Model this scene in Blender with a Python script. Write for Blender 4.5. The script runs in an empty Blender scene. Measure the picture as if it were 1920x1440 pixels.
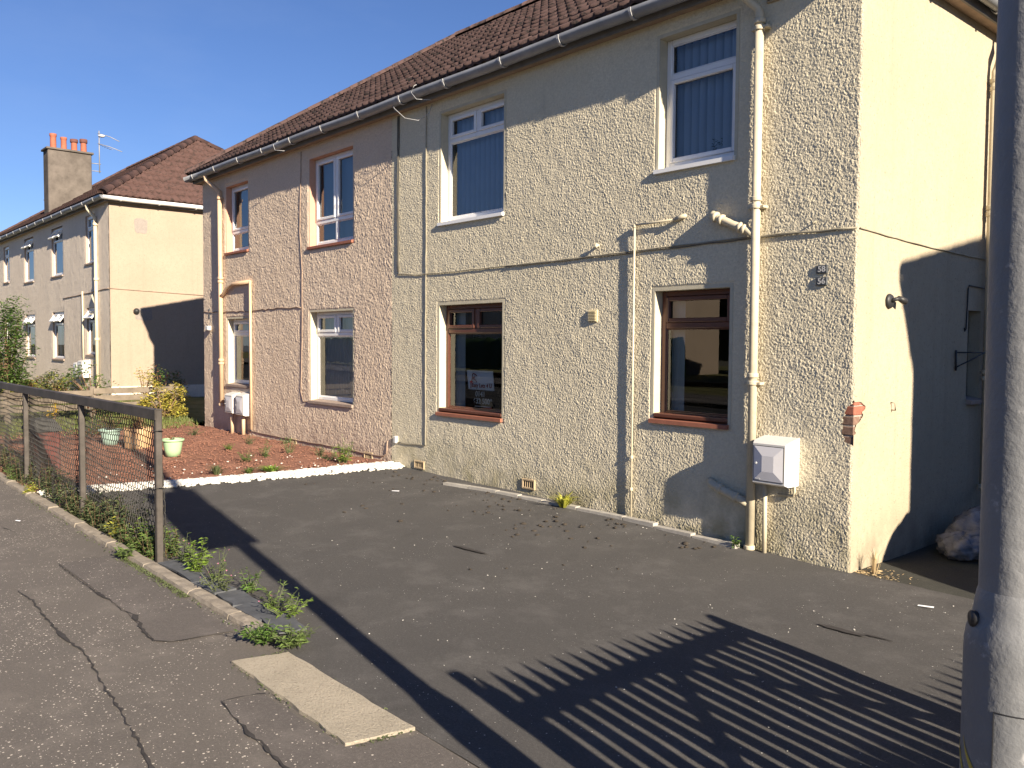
import bpy, math, random
import numpy as np
from mathutils import Vector, Matrix

random.seed(7)
rng = np.random.default_rng(7)
scene = bpy.context.scene
COL = scene.collection
PI = math.pi

# ------------------------------------------------------------------ camera
def make_camera():
    yaw, pitch, roll = (math.radians(v) for v in (48.608, -2.633, 0.4055))
    fwd = Vector((-math.sin(yaw) * math.cos(pitch), math.cos(yaw) * math.cos(pitch), math.sin(pitch)))
    right = Vector((math.cos(yaw), math.sin(yaw), 0))
    up = right.cross(fwd)
    r2 = math.cos(roll) * right + math.sin(roll) * up
    u2 = -math.sin(roll) * right + math.cos(roll) * up
    cam = bpy.data.cameras.new('camera')
    cam.sensor_width = 36.0
    cam.lens = 30.0
    cam.clip_end = 2000
    cam.clip_start = 0.05
    o = bpy.data.objects.new('camera', cam)
    COL.objects.link(o)
    m = Matrix((r2, u2, -fwd)).transposed().to_4x4()
    m.translation = Vector((3.0744, -6.1143, 1.70))
    o.matrix_world = m
    scene.camera = o
make_camera()

# ------------------------------------------------------------------ light
SUN_A, SUN_E = math.radians(9.9), math.radians(23.2)
sun_dir = Vector((math.cos(SUN_E) * math.cos(SUN_A), -math.cos(SUN_E) * math.sin(SUN_A), math.sin(SUN_E)))
world = bpy.data.worlds.new('World')
scene.world = world
world.use_nodes = True
wn = world.node_tree
bg = wn.nodes['Background']
sky = wn.nodes.new('ShaderNodeTexSky')
sky.sky_type = 'NISHITA'
sky.sun_disc = False
sky.sun_elevation = SUN_E
sky.sun_rotation = math.radians(90) + SUN_A
sky.altitude = 30
sky.air_density = 1.0
sky.dust_density = 0.0
sky.ozone_density = 2.5
tint = wn.nodes.new('ShaderNodeMixRGB')
tint.blend_type = 'MULTIPLY'
tint.inputs[0].default_value = 1
tint.inputs[2].default_value = (0.77, 0.91, 1.29, 1)
wn.links.new(sky.outputs[0], tint.inputs[1])
# thin high cirrus over the whole sky
wtc = wn.nodes.new('ShaderNodeTexCoord')
wmp = wn.nodes.new('ShaderNodeMapping')
wmp.inputs['Scale'].default_value = (1.2, 2.2, 6.0)
wmp.inputs['Rotation'].default_value = (0.15, 0.1, 0.6)
wn.links.new(wtc.outputs['Generated'], wmp.inputs[0])
wno = wn.nodes.new('ShaderNodeTexNoise')
wno.inputs['Scale'].default_value = 1.6
wno.inputs['Detail'].default_value = 7
wno.inputs['Roughness'].default_value = 0.62
wn.links.new(wmp.outputs[0], wno.inputs['Vector'])
wrp = wn.nodes.new('ShaderNodeValToRGB')
wrp.color_ramp.elements[0].position = 0.50
wrp.color_ramp.elements[1].position = 0.85
wrp.color_ramp.elements[1].color = (0.06, 0.06, 0.06, 1)
wn.links.new(wno.outputs['Fac'], wrp.inputs[0])
cir = wn.nodes.new('ShaderNodeMixRGB')
cir.inputs[2].default_value = (8.0, 9.0, 10.5, 1)
wn.links.new(wrp.outputs[0], cir.inputs[0])
wn.links.new(tint.outputs[0], cir.inputs[1])
wn.links.new(cir.outputs[0], bg.inputs[0])
bg.inputs[1].default_value = 0.0365
sl = bpy.data.lights.new('sun', 'SUN')
sl.energy = 5.0
sl.angle = math.radians(0.53)
sl.color = (1.0, 0.87, 0.68)
so = bpy.data.objects.new('sun', sl)
so.rotation_euler = sun_dir.to_track_quat('Z', 'Y').to_euler()
so.location = (30, -8, 20)
COL.objects.link(so)
vs = scene.view_settings
vs.view_transform = 'Standard'
vs.look = 'None'
vs.gamma = 1
vs.exposure = 1.38
vs.use_curve_mapping = False

# ------------------------------------------------------------------ materials
MATS = {}
class NT:
    def __init__(s, name):
        s.m = bpy.data.materials.new(name)
        s.m.use_nodes = True
        s.t = s.m.node_tree
        s.b = s.t.nodes['Principled BSDF']
        s.out = s.t.nodes['Material Output']
    def n(s, kind, **kw):
        nd = s.t.nodes.new('ShaderNode' + kind)
        for k, v in kw.items():
            if k in nd.inputs.keys():
                nd.inputs[k].default_value = v
            else:
                setattr(nd, k, v)
        return nd
    def l(s, a, b):
        s.t.links.new(a, b)
    def coord(s, scale=(1, 1, 1), kind='Object'):
        tc = s.n('TexCoord')
        if scale == (1, 1, 1):
            return tc.outputs[kind]
        mp = s.n('Mapping')
        mp.inputs['Scale'].default_value = scale
        s.l(tc.outputs[kind], mp.inputs[0])
        return mp.outputs[0]
    def geo(s):
        return s.n('NewGeometry').outputs['Position']
    def noise(s, vec, scale, detail=4, rough=0.6):
        nd = s.n('TexNoise')
        nd.inputs['Scale'].default_value = scale
        nd.inputs['Detail'].default_value = detail
        nd.inputs['Roughness'].default_value = rough
        s.l(vec, nd.inputs['Vector'])
        return nd.outputs['Fac']
    def ramp(s, fac, a, b, ca=(0, 0, 0, 1), cb=(1, 1, 1, 1)):
        r = s.n('ValToRGB')
        r.color_ramp.elements[0].position = a
        r.color_ramp.elements[1].position = b
        r.color_ramp.elements[0].color = ca
        r.color_ramp.elements[1].color = cb
        s.l(fac, r.inputs[0])
        return r.outputs[0]
    def mix(s, fac, a, b, mode='MIX'):
        m = s.n('MixRGB', blend_type=mode)
        for sock, v in ((m.inputs[0], fac), (m.inputs[1], a), (m.inputs[2], b)):
            if hasattr(v, 'node'):
                s.l(v, sock)
            elif isinstance(v, (int, float)):
                sock.default_value = v
            else:
                sock.default_value = (*v[:3], 1)
        return m.outputs[0]
    def bump(s, h, strength=0.5, dist=0.01, prev=None):
        b = s.n('Bump')
        b.inputs['Strength'].default_value = strength
        b.inputs['Distance'].default_value = dist
        s.l(h, b.inputs['Height'])
        if prev is not None:
            s.l(prev, b.inputs['Normal'])
        s.l(b.outputs[0], s.b.inputs['Normal'])
        return b.outputs[0]
    def color(s, c):
        if hasattr(c, 'node'):
            s.l(c, s.b.inputs['Base Color'])
        else:
            s.b.inputs['Base Color'].default_value = (*c[:3], 1)
    def done(s, rough=0.8, spec=0.3):
        s.b.inputs['Roughness'].default_value = rough
        s.b.inputs['Specular IOR Level'].default_value = spec
        MATS[s.m.name] = s.m
        return s.m

def mul(c, k):
    return tuple(min(1, v * k) for v in c)

def plain(name, c, rough=0.6, var=0.15, scale=6.0, bump=0.0, bscale=80, spec=0.4, dirt=0.0):
    t = NT(name)
    v = t.coord()
    f = t.noise(v, scale, 5)
    col = t.mix(t.ramp(f, 0.3, 0.7), mul(c, 1 - var), mul(c, 1 + var))
    if dirt:
        d = t.ramp(t.noise(v, scale * 2.7, 8, 0.7), 0.5, 0.75)
        dm = t.n('Math', operation='MULTIPLY')
        t.l(d, dm.inputs[0]); dm.inputs[1].default_value = dirt
        col = t.mix(dm.outputs[0], col, mul(c, 0.3))
    t.color(col)
    if bump:
        t.bump(t.noise(v, bscale, 3), bump, 0.004)
    return t.done(rough, spec)

def roughcast(name, c, c2, stain):
    t = NT(name)
    p = t.geo()
    big = t.ramp(t.noise(p, 0.7, 5), 0.35, 0.68)
    fine = t.ramp(t.noise(p, 55, 3), 0.3, 0.7)
    col = t.mix(big, c, c2)
    col = t.mix(fine, mul(c, 0.86), col)
    # damp and lichen stain rising from the ground, and thin streaks under the sills
    sep = t.n('SeparateXYZ'); t.l(p, sep.inputs[0])
    mr = t.n('MapRange'); t.l(sep.outputs['Z'], mr.inputs[0])
    mr.inputs[1].default_value = 0.62; mr.inputs[2].default_value = 0.05
    nz = t.ramp(t.noise(p, 3.2, 6), 0.38, 0.62)
    m = t.n('Math', operation='MULTIPLY'); t.l(mr.outputs[0], m.inputs[0]); t.l(nz, m.inputs[1])
    col = t.mix(m.outputs[0], col, stain)
    pr = t.ramp(t.noise(p, 1.9, 7, 0.7), 0.56, 0.70, (0, 0, 0, 1), (0.45, 0.45, 0.45, 1))
    col = t.mix(pr, col, mul(c, 0.72))
    mp = t.n('Mapping'); t.l(p, mp.inputs[0]); mp.inputs['Scale'].default_value = (5.5, 5.5, 0.35)
    st = t.ramp(t.noise(mp.outputs[0], 1.3, 5), 0.6, 0.75, (0, 0, 0, 1), (0.35, 0.35, 0.35, 1))
    col = t.mix(st, col, mul(c, 0.62))
    t.color(col)
    vo = t.n('TexVoronoi', feature='SMOOTH_F1'); t.l(p, vo.inputs['Vector']); vo.inputs['Scale'].default_value = 105
    inv = t.n('Math', operation='SUBTRACT'); inv.inputs[0].default_value = 1.0; t.l(vo.outputs['Distance'], inv.inputs[1])
    b = t.bump(inv.outputs[0], 0.65, 0.005)
    t.bump(t.noise(p, 300, 2), 0.4, 0.003, b)
    return t.done(0.9, 0.15)

roughcast('roughcast_cream', (0.67, 0.60, 0.45), (0.75, 0.675, 0.52), (0.29, 0.26, 0.155))
roughcast('roughcast_pink', (0.66, 0.53, 0.41), (0.74, 0.61, 0.485), (0.34, 0.26, 0.21))
def gable_mat(name, c, c2):
    t = NT(name)
    p = t.geo()
    col = t.mix(t.ramp(t.noise(p, 0.9, 6), 0.35, 0.65), c, c2)
    sep = t.n('SeparateXYZ'); t.l(p, sep.inputs[0])
    mr = t.n('MapRange'); t.l(sep.outputs['Z'], mr.inputs[0])
    mr.inputs[1].default_value = 0.55; mr.inputs[2].default_value = 0.0
    dm = t.n('Math', operation='MULTIPLY'); t.l(mr.outputs[0], dm.inputs[0]); t.l(t.ramp(t.noise(p, 4.5, 7, 0.7), 0.35, 0.65), dm.inputs[1])
    col = t.mix(dm.outputs[0], col, mul(c, 0.5))
    mp = t.n('Mapping'); t.l(p, mp.inputs[0]); mp.inputs['Scale'].default_value = (6, 6, 0.3)
    col = t.mix(t.ramp(t.noise(mp.outputs[0], 1.2, 6), 0.55, 0.75, (0, 0, 0, 1), (0.4, 0.4, 0.4, 1)), col, mul(c, 0.66))
    sp = t.ramp(t.noise(p, 38, 4, 0.7), 0.58, 0.68, (0, 0, 0, 1), (0.75, 0.75, 0.75, 1))
    col = t.mix(sp, col, mul(c, 0.5))
    s2 = t.ramp(t.noise(p, 14, 6, 0.75), 0.45, 0.65, (0, 0, 0, 1), (0.35, 0.35, 0.35, 1))
    col = t.mix(s2, col, mul(c, 0.74))
    t.color(col)
    t.bump(t.noise(p, 75, 4, 0.7), 0.75, 0.008)
    return t.done(0.9, 0.15)
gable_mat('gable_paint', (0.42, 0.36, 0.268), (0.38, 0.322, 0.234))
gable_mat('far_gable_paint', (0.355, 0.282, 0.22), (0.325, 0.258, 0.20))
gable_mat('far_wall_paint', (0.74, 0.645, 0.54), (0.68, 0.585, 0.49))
plain('smooth_render', (0.52, 0.475, 0.365), 0.85, 0.08, 8, 0.3, 90, 0.15, 0.15)
plain('smooth_render_pink', (0.42, 0.33, 0.27), 0.85, 0.08, 8, 0.3, 90, 0.15, 0.15)
plain('reveal_terracotta', (0.50, 0.30, 0.215), 0.8, 0.08, 8, 0.2, 90, 0.2)
plain('white_upvc', (0.78, 0.78, 0.79), 0.35, 0.03, 5, 0, 80, 0.5, 0.06)
plain('brown_upvc', (0.115, 0.042, 0.026), 0.4, 0.12, 20, 0, 80, 0.5)
plain('terracotta_sill', (0.29, 0.115, 0.075), 0.7, 0.12, 12, 0.2, 60, 0.3, 0.2)
plain('stone_sill', (0.32, 0.25, 0.21), 0.85, 0.15, 12, 0.3, 60, 0.2, 0.2)
plain('cream_pipe', (0.53, 0.47, 0.35), 0.5, 0.05, 4, 0, 80, 0.4, 0.35)
plain('peach_pipe', (0.55, 0.39, 0.26), 0.5, 0.06, 4, 0, 80, 0.4, 0.35)
plain('grey_gutter', (0.215, 0.225, 0.25), 0.42, 0.22, 3, 0.1, 40, 0.5, 0.3)
plain('gutter_bracket', (0.38, 0.38, 0.39), 0.45, 0.08, 4, 0, 40, 0.5)
plain('soffit_paint', (0.30, 0.22, 0.165), 0.7, 0.15, 5, 0.1, 60, 0.2, 0.3)
plain('fascia_paint', (0.16, 0.15, 0.145), 0.7, 0.15, 5, 0.1, 60, 0.2, 0.3)
plain('black_iron', (0.025, 0.025, 0.027), 0.5, 0.2, 8, 0.1, 60, 0.4)
plain('cable', (0.13, 0.12, 0.10), 0.6, 0.2, 9, 0, 60, 0.3)
plain('cable_painted', (0.30, 0.27, 0.205), 0.7, 0.2, 9, 0, 60, 0.3)
plain('cable_pink', (0.30, 0.22, 0.17), 0.7, 0.2, 9, 0, 60, 0.3)
plain('wire_dark', (0.05, 0.048, 0.045), 0.5, 0.3, 9, 0, 60, 0.5)
plain('fence_metal', (0.065, 0.056, 0.050), 0.62, 0.35, 5, 0.25, 70, 0.35, 0.5)
plain('meter_white', (0.62, 0.61, 0.59), 0.45, 0.03, 4, 0, 60, 0.5, 0.08)
plain('meter_door', (0.62, 0.61, 0.64), 0.35, 0.04, 4, 0, 60, 0.5)
plain('vent_clay', (0.40, 0.31, 0.20), 0.85, 0.12, 12, 0.2, 60, 0.2, 0.2)
plain('vent_dark', (0.035, 0.032, 0.03), 0.9)
plain('vent_plastic', (0.55, 0.47, 0.30), 0.6, 0.06, 10)
plain('plaque_grey', (0.055, 0.062, 0.072), 0.5, 0.15, 20)
plain('letter_white', (0.5, 0.5, 0.5), 0.6, 0.02)
plain('letter_red', (0.32, 0.02, 0.025), 0.6, 0.02)
plain('letter_grey', (0.80, 0.80, 0.80), 0.6, 0.02)
plain('paper_white', (0.90, 0.90, 0.92), 0.7, 0.03)
plain('brick_red', (0.30, 0.115, 0.08), 0.9, 0.2, 30, 0.5, 90, 0.15, 0.2)
plain('brick_brown', (0.20, 0.13, 0.10), 0.9, 0.25, 30, 0.5, 90, 0.15, 0.3)
plain('mortar', (0.33, 0.29, 0.25), 0.95, 0.15, 40, 0.5, 120, 0.1, 0.2)
plain('patch_mortar', (0.25, 0.22, 0.20), 0.95, 0.12, 25, 0.4, 120, 0.1)
plain('room_wall', (0.30, 0.31, 0.33), 0.9, 0.05)
plain('room_dark', (0.04, 0.042, 0.045), 0.9, 0.05)
plain('blind_blue', (0.55, 0.63, 0.78), 0.8, 0.06, 3)
plain('blind_grey', (0.82, 0.82, 0.80), 0.8, 0.06, 3)
plain('curtain_white', (0.62, 0.66, 0.70), 0.8, 0.06, 3)
plain('net_blue', (0.23, 0.285, 0.36), 0.8, 0.05, 2)
plain('pot_green', (0.33, 0.49, 0.29), 0.4, 0.05, 6, 0, 60, 0.5, 0.1)
plain('pot_pale', (0.26, 0.37, 0.32), 0.5, 0.06, 6)
plain('pot_tan', (0.50, 0.32, 0.175), 0.7, 0.08, 8, 0.1, 60, 0.3, 0.1)
plain('potting_soil', (0.06, 0.04, 0.03), 1.0, 0.2, 30, 0.5, 60, 0.1)
plain('stone_kerb', (0.27, 0.235, 0.195), 0.92, 0.2, 14, 0.6, 90, 0.15, 0.4)
plain('edging_stone', (0.36, 0.34, 0.31), 0.9, 0.15, 12, 0.4, 80, 0.15, 0.25)
plain('slate', (0.085, 0.09, 0.10), 0.75, 0.25, 10, 0.4, 70, 0.3, 0.2)
plain('timber_board', (0.175, 0.145, 0.115), 0.9, 0.2, 6, 0.4, 60, 0.15, 0.3)
plain('pillar_red', (0.10, 0.028, 0.024), 0.75, 0.4, 14, 0.4, 40, 0.3, 0.4)
plain('pillar_cap', (0.05, 0.05, 0.05), 0.8, 0.3, 12, 0.4, 40, 0.3)
plain('chimney_render', (0.125, 0.108, 0.096), 0.95, 0.25, 3, 0.6, 60, 0.1, 0.35)
plain('clay_pot', (0.33, 0.11, 0.068), 0.8, 0.15, 8, 0.2, 60, 0.25, 0.3)
plain('clay_pot_dark', (0.13, 0.055, 0.045), 0.8, 0.2, 8, 0.2, 60, 0.25)
plain('aerial_metal', (0.22, 0.22, 0.23), 0.5, 0.1, 8, 0, 60, 0.5)
plain('pebble_white', (0.62, 0.60, 0.56), 0.8, 0.07, 20, 0.2, 90, 0.2)
plain('chip_red', (0.24, 0.12, 0.086), 0.95, 0.25, 25, 0.3, 90, 0.1)
plain('dry_litter', (0.045, 0.036, 0.028), 0.95, 0.4, 20)
plain('twig', (0.16, 0.10, 0.06), 0.9, 0.3, 20)
plain('straw', (0.48, 0.36, 0.20), 0.9, 0.2, 20)
plain('sticker_yellow', (0.42, 0.33, 0.06), 0.7, 0.2, 30)
plain('bin_dark', (0.045, 0.048, 0.05), 0.5, 0.2, 5)
plain('sign_back', (0.25, 0.25, 0.26), 0.5, 0.05, 5)
plain('palisade_paint', (0.05, 0.055, 0.05), 0.5, 0.1, 5)
plain('crack_fill', (0.045, 0.041, 0.040), 0.85, 0.3, 18, 0.3, 80, 0.25)

def leafmat(name, c, var=0.35, trans=0.25):
    t = NT(name)
    v = t.geo()
    col = t.mix(t.ramp(t.noise(v, 14, 3), 0.3, 0.7), mul(c, 1 - var), mul(c, 1 + var))
    t.color(col)
    t.done(0.55, 0.35)
    tr = t.n('BsdfTranslucent')
    t.l(col, tr.inputs[0])
    mx = t.n('MixShader')
    mx.inputs[0].default_value = trans
    t.l(t.b.outputs[0], mx.inputs[1]); t.l(tr.outputs[0], mx.inputs[2])
    t.l(mx.outputs[0], t.out.inputs[0])
    return t.m
leafmat('leaf_green', (0.075, 0.135, 0.028))
leafmat('leaf_weed', (0.11, 0.16, 0.045))
leafmat('leaf_bright', (0.15, 0.23, 0.035))
leafmat('leaf_dull', (0.10, 0.12, 0.055))
leafmat('leaf_dark', (0.04, 0.07, 0.025))
leafmat('leaf_yellow', (0.40, 0.33, 0.07), 0.3)
leafmat('leaf_lime', (0.33, 0.33, 0.05), 0.25)
leafmat('leaf_red', (0.19, 0.085, 0.04))
leafmat('flower_pink', (0.42, 0.17, 0.26), 0.2)
leafmat('flower_yellow', (0.62, 0.40, 0.03), 0.2)
leafmat('grass_blade', (0.12, 0.15, 0.04))

def tilemat(name, c, dark):
    t = NT(name)
    oi = t.n('ObjectInfo')
    p = t.geo()
    rnd = t.noise(p, 3.1, 2)
    col = t.mix(t.ramp(rnd, 0.3, 0.7), mul(c, 0.75), mul(c, 1.25))
    col = t.mix(t.ramp(oi.outputs['Random'], 0.0, 1.0, (0, 0, 0, 1), (0.5, 0.5, 0.5, 1)), col, mul(c, 1.5))
    li = t.ramp(t.noise(p, 9, 8, 0.72), 0.5, 0.62)
    col = t.mix(li, col, dark)
    ly = t.ramp(t.noise(p, 21, 6, 0.7), 0.66, 0.72, (0, 0, 0, 1), (0.6, 0.6, 0.6, 1))
    col = t.mix(ly, col, (0.30, 0.25, 0.15))
    t.color(col)
    t.bump(t.noise(p, 90, 4), 0.5, 0.006)
    return t.done(0.92, 0.2)
tilemat('roof_tile', (0.074, 0.047, 0.044), (0.024, 0.020, 0.019))
tilemat('far_roof_tile', (0.066, 0.038, 0.034), (0.04, 0.027, 0.024))

def asphalt(name, c, c2, chips, chip_scale, chip_cov, mask_scale, moss=None, wear=(0.5, 0.75)):
    t = NT(name)
    p = t.geo()
    col = t.mix(t.ramp(t.noise(p, 0.9, 6), 0.3, 0.7), c, c2)
    gr = t.noise(p, 210, 2, 0.8)
    col = t.mix(t.ramp(gr, 0.35, 0.7), mul(c, 0.55), col)
    g2 = t.noise(p, 75, 3, 0.8)
    col = t.mix(t.ramp(g2, 0.42, 0.62), mul(c, 0.62), col)
    sc = t.ramp(t.noise(p, 2.6, 8, 0.7), wear[0], wear[1], (0, 0, 0, 1), (0.32, 0.32, 0.32, 1))
    col = t.mix(sc, col, mul(c2, 1.4))
    dk = t.ramp(t.noise(p, 1.7, 7, 0.65), 0.60, 0.72, (0, 0, 0, 1), (0.5, 0.5, 0.5, 1))
    col = t.mix(dk, col, mul(c, 0.45))
    if moss:
        mm = t.ramp(t.noise(p, 1.1, 5), 0.5, 0.7)
        col = t.mix(mm, col, moss)
    # pale stone chips set in the bitumen
    for sc_, cov in ((chip_scale, chip_cov), (chip_scale * 2.1, chip_cov * 0.7)):
        vo = t.n('TexVoronoi'); t.l(p, vo.inputs['Vector']); vo.inputs['Scale'].default_value = sc_
        vo.inputs['Randomness'].default_value = 1.0
        d = t.n('Math', operation='LESS_THAN'); t.l(vo.outputs['Distance'], d.inputs[0]); d.inputs[1].default_value = 0.22
        sep = t.n('SeparateColor'); t.l(vo.outputs['Color'], sep.inputs[0])
        thr = t.n('MapRange'); t.l(t.noise(p, mask_scale, 3), thr.inputs[0])
        thr.inputs[1].default_value = 0.40; thr.inputs[2].default_value = 0.68
        thr.inputs[3].default_value = 0.0; thr.inputs[4].default_value = cov
        g = t.n('Math', operation='LESS_THAN'); t.l(sep.outputs[0], g.inputs[0]); t.l(thr.outputs[0], g.inputs[1])
        m = t.n('Math', operation='MULTIPLY'); t.l(d.outputs[0], m.inputs[0]); t.l(g.outputs[0], m.inputs[1])
        col = t.mix(m.outputs[0], col, chips)
    t.color(col)
    b = t.bump(t.noise(p, 190, 3, 0.75), 0.7, 0.006)
    return t.done(0.88, 0.25)
asphalt('drive_asphalt', (0.110, 0.105, 0.103), (0.136, 0.130, 0.127), (0.50, 0.48, 0.45), 60, 0.05, 2.2)
asphalt('path_asphalt', (0.062, 0.062, 0.055), (0.08, 0.08, 0.068), (0.4, 0.4, 0.38), 26, 0.01, 2.2, (0.035, 0.045, 0.025))
asphalt('pavement_asphalt', (0.188, 0.168, 0.152), (0.218, 0.192, 0.172), (0.60, 0.54, 0.47), 44, 0.60, 1.05)
asphalt('patch_asphalt', (0.168, 0.150, 0.140), (0.195, 0.173, 0.160), (0.60, 0.54, 0.47), 44, 0.20, 1.5)
asphalt('road_asphalt', (0.05, 0.05, 0.052), (0.065, 0.064, 0.063), (0.3, 0.3, 0.3), 30, 0.05, 2)

def groundmat(name, c, c2, c3, s1, s2, bump, bs):
    t = NT(name)
    p = t.geo()
    col = t.mix(t.ramp(t.noise(p, s1, 6), 0.35, 0.65), c, c2)
    col = t.mix(t.ramp(t.noise(p, s2, 4, 0.7), 0.55, 0.72), col, c3)
    t.color(col)
    t.bump(t.noise(p, bs, 4, 0.7), bump, 0.02)
    return t.done(0.97, 0.1)
groundmat('red_blaes', (0.215, 0.108, 0.078), (0.25, 0.13, 0.094), (0.13, 0.068, 0.048), 1.3, 30, 0.8, 60)
groundmat('lawn', (0.12, 0.125, 0.045), (0.20, 0.18, 0.085), (0.08, 0.09, 0.03), 2.5, 18, 0.8, 30)
groundmat('bare_ground', (0.14, 0.12, 0.09), (0.11, 0.11, 0.07), (0.08, 0.07, 0.05), 0.6, 12, 0.6, 20)
groundmat('concrete_slab', (0.40, 0.355, 0.285), (0.47, 0.415, 0.335), (0.22, 0.19, 0.15), 5, 85, 1.0, 90)

def glassmat():
    t = NT('window_glass')
    fr = t.n('Fresnel'); fr.inputs[0].default_value = 1.75
    tr = t.n('BsdfTransparent'); tr.inputs[0].default_value = (0.86, 0.90, 0.90, 1)
    gl = t.n('BsdfGlossy'); gl.inputs['Roughness'].default_value = 0.0
    gl.inputs['Color'].default_value = (0.95, 0.97, 1, 1)
    mx = t.n('MixShader')
    t.l(fr.outputs[0], mx.inputs[0]); t.l(tr.outputs[0], mx.inputs[1]); t.l(gl.outputs[0], mx.inputs[2])
    t.l(mx.outputs[0], t.out.inputs[0])
    MATS['window_glass'] = t.m
glassmat()

def bagmat():
    t = NT('clear_plastic')
    p = t.coord()
    col = t.mix(t.ramp(t.noise(p, 7, 5), 0.35, 0.65), (0.16, 0.165, 0.175), (0.34, 0.34, 0.345))
    t.color(col)
    t.bump(t.noise(p, 13, 6, 0.7), 0.9, 0.03)
    t.done(0.25, 0.6)
    tr = t.n('BsdfTransparent')
    mx = t.n('MixShader'); mx.inputs[0].default_value = 0.22
    t.l(t.b.outputs[0], mx.inputs[1]); t.l(tr.outputs[0], mx.inputs[2])
    t.l(mx.outputs[0], t.out.inputs[0])
bagmat()

def polemat():
    t = NT('lamp_post_paint')
    p = t.geo()
    col = t.mix(t.ramp(t.noise(p, 3, 5), 0.3, 0.7), (0.145, 0.15, 0.158), (0.20, 0.203, 0.21))
    col = t.mix(t.ramp(t.noise(p, 16, 7, 0.7), 0.62, 0.7), col, (0.30, 0.30, 0.305))
    t.color(col)
    t.bump(t.noise(p, 22, 5, 0.65), 0.35, 0.012)
    t.done(0.48, 0.4)
polemat()

M = lambda n: bpy.data.materials[n]

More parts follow.
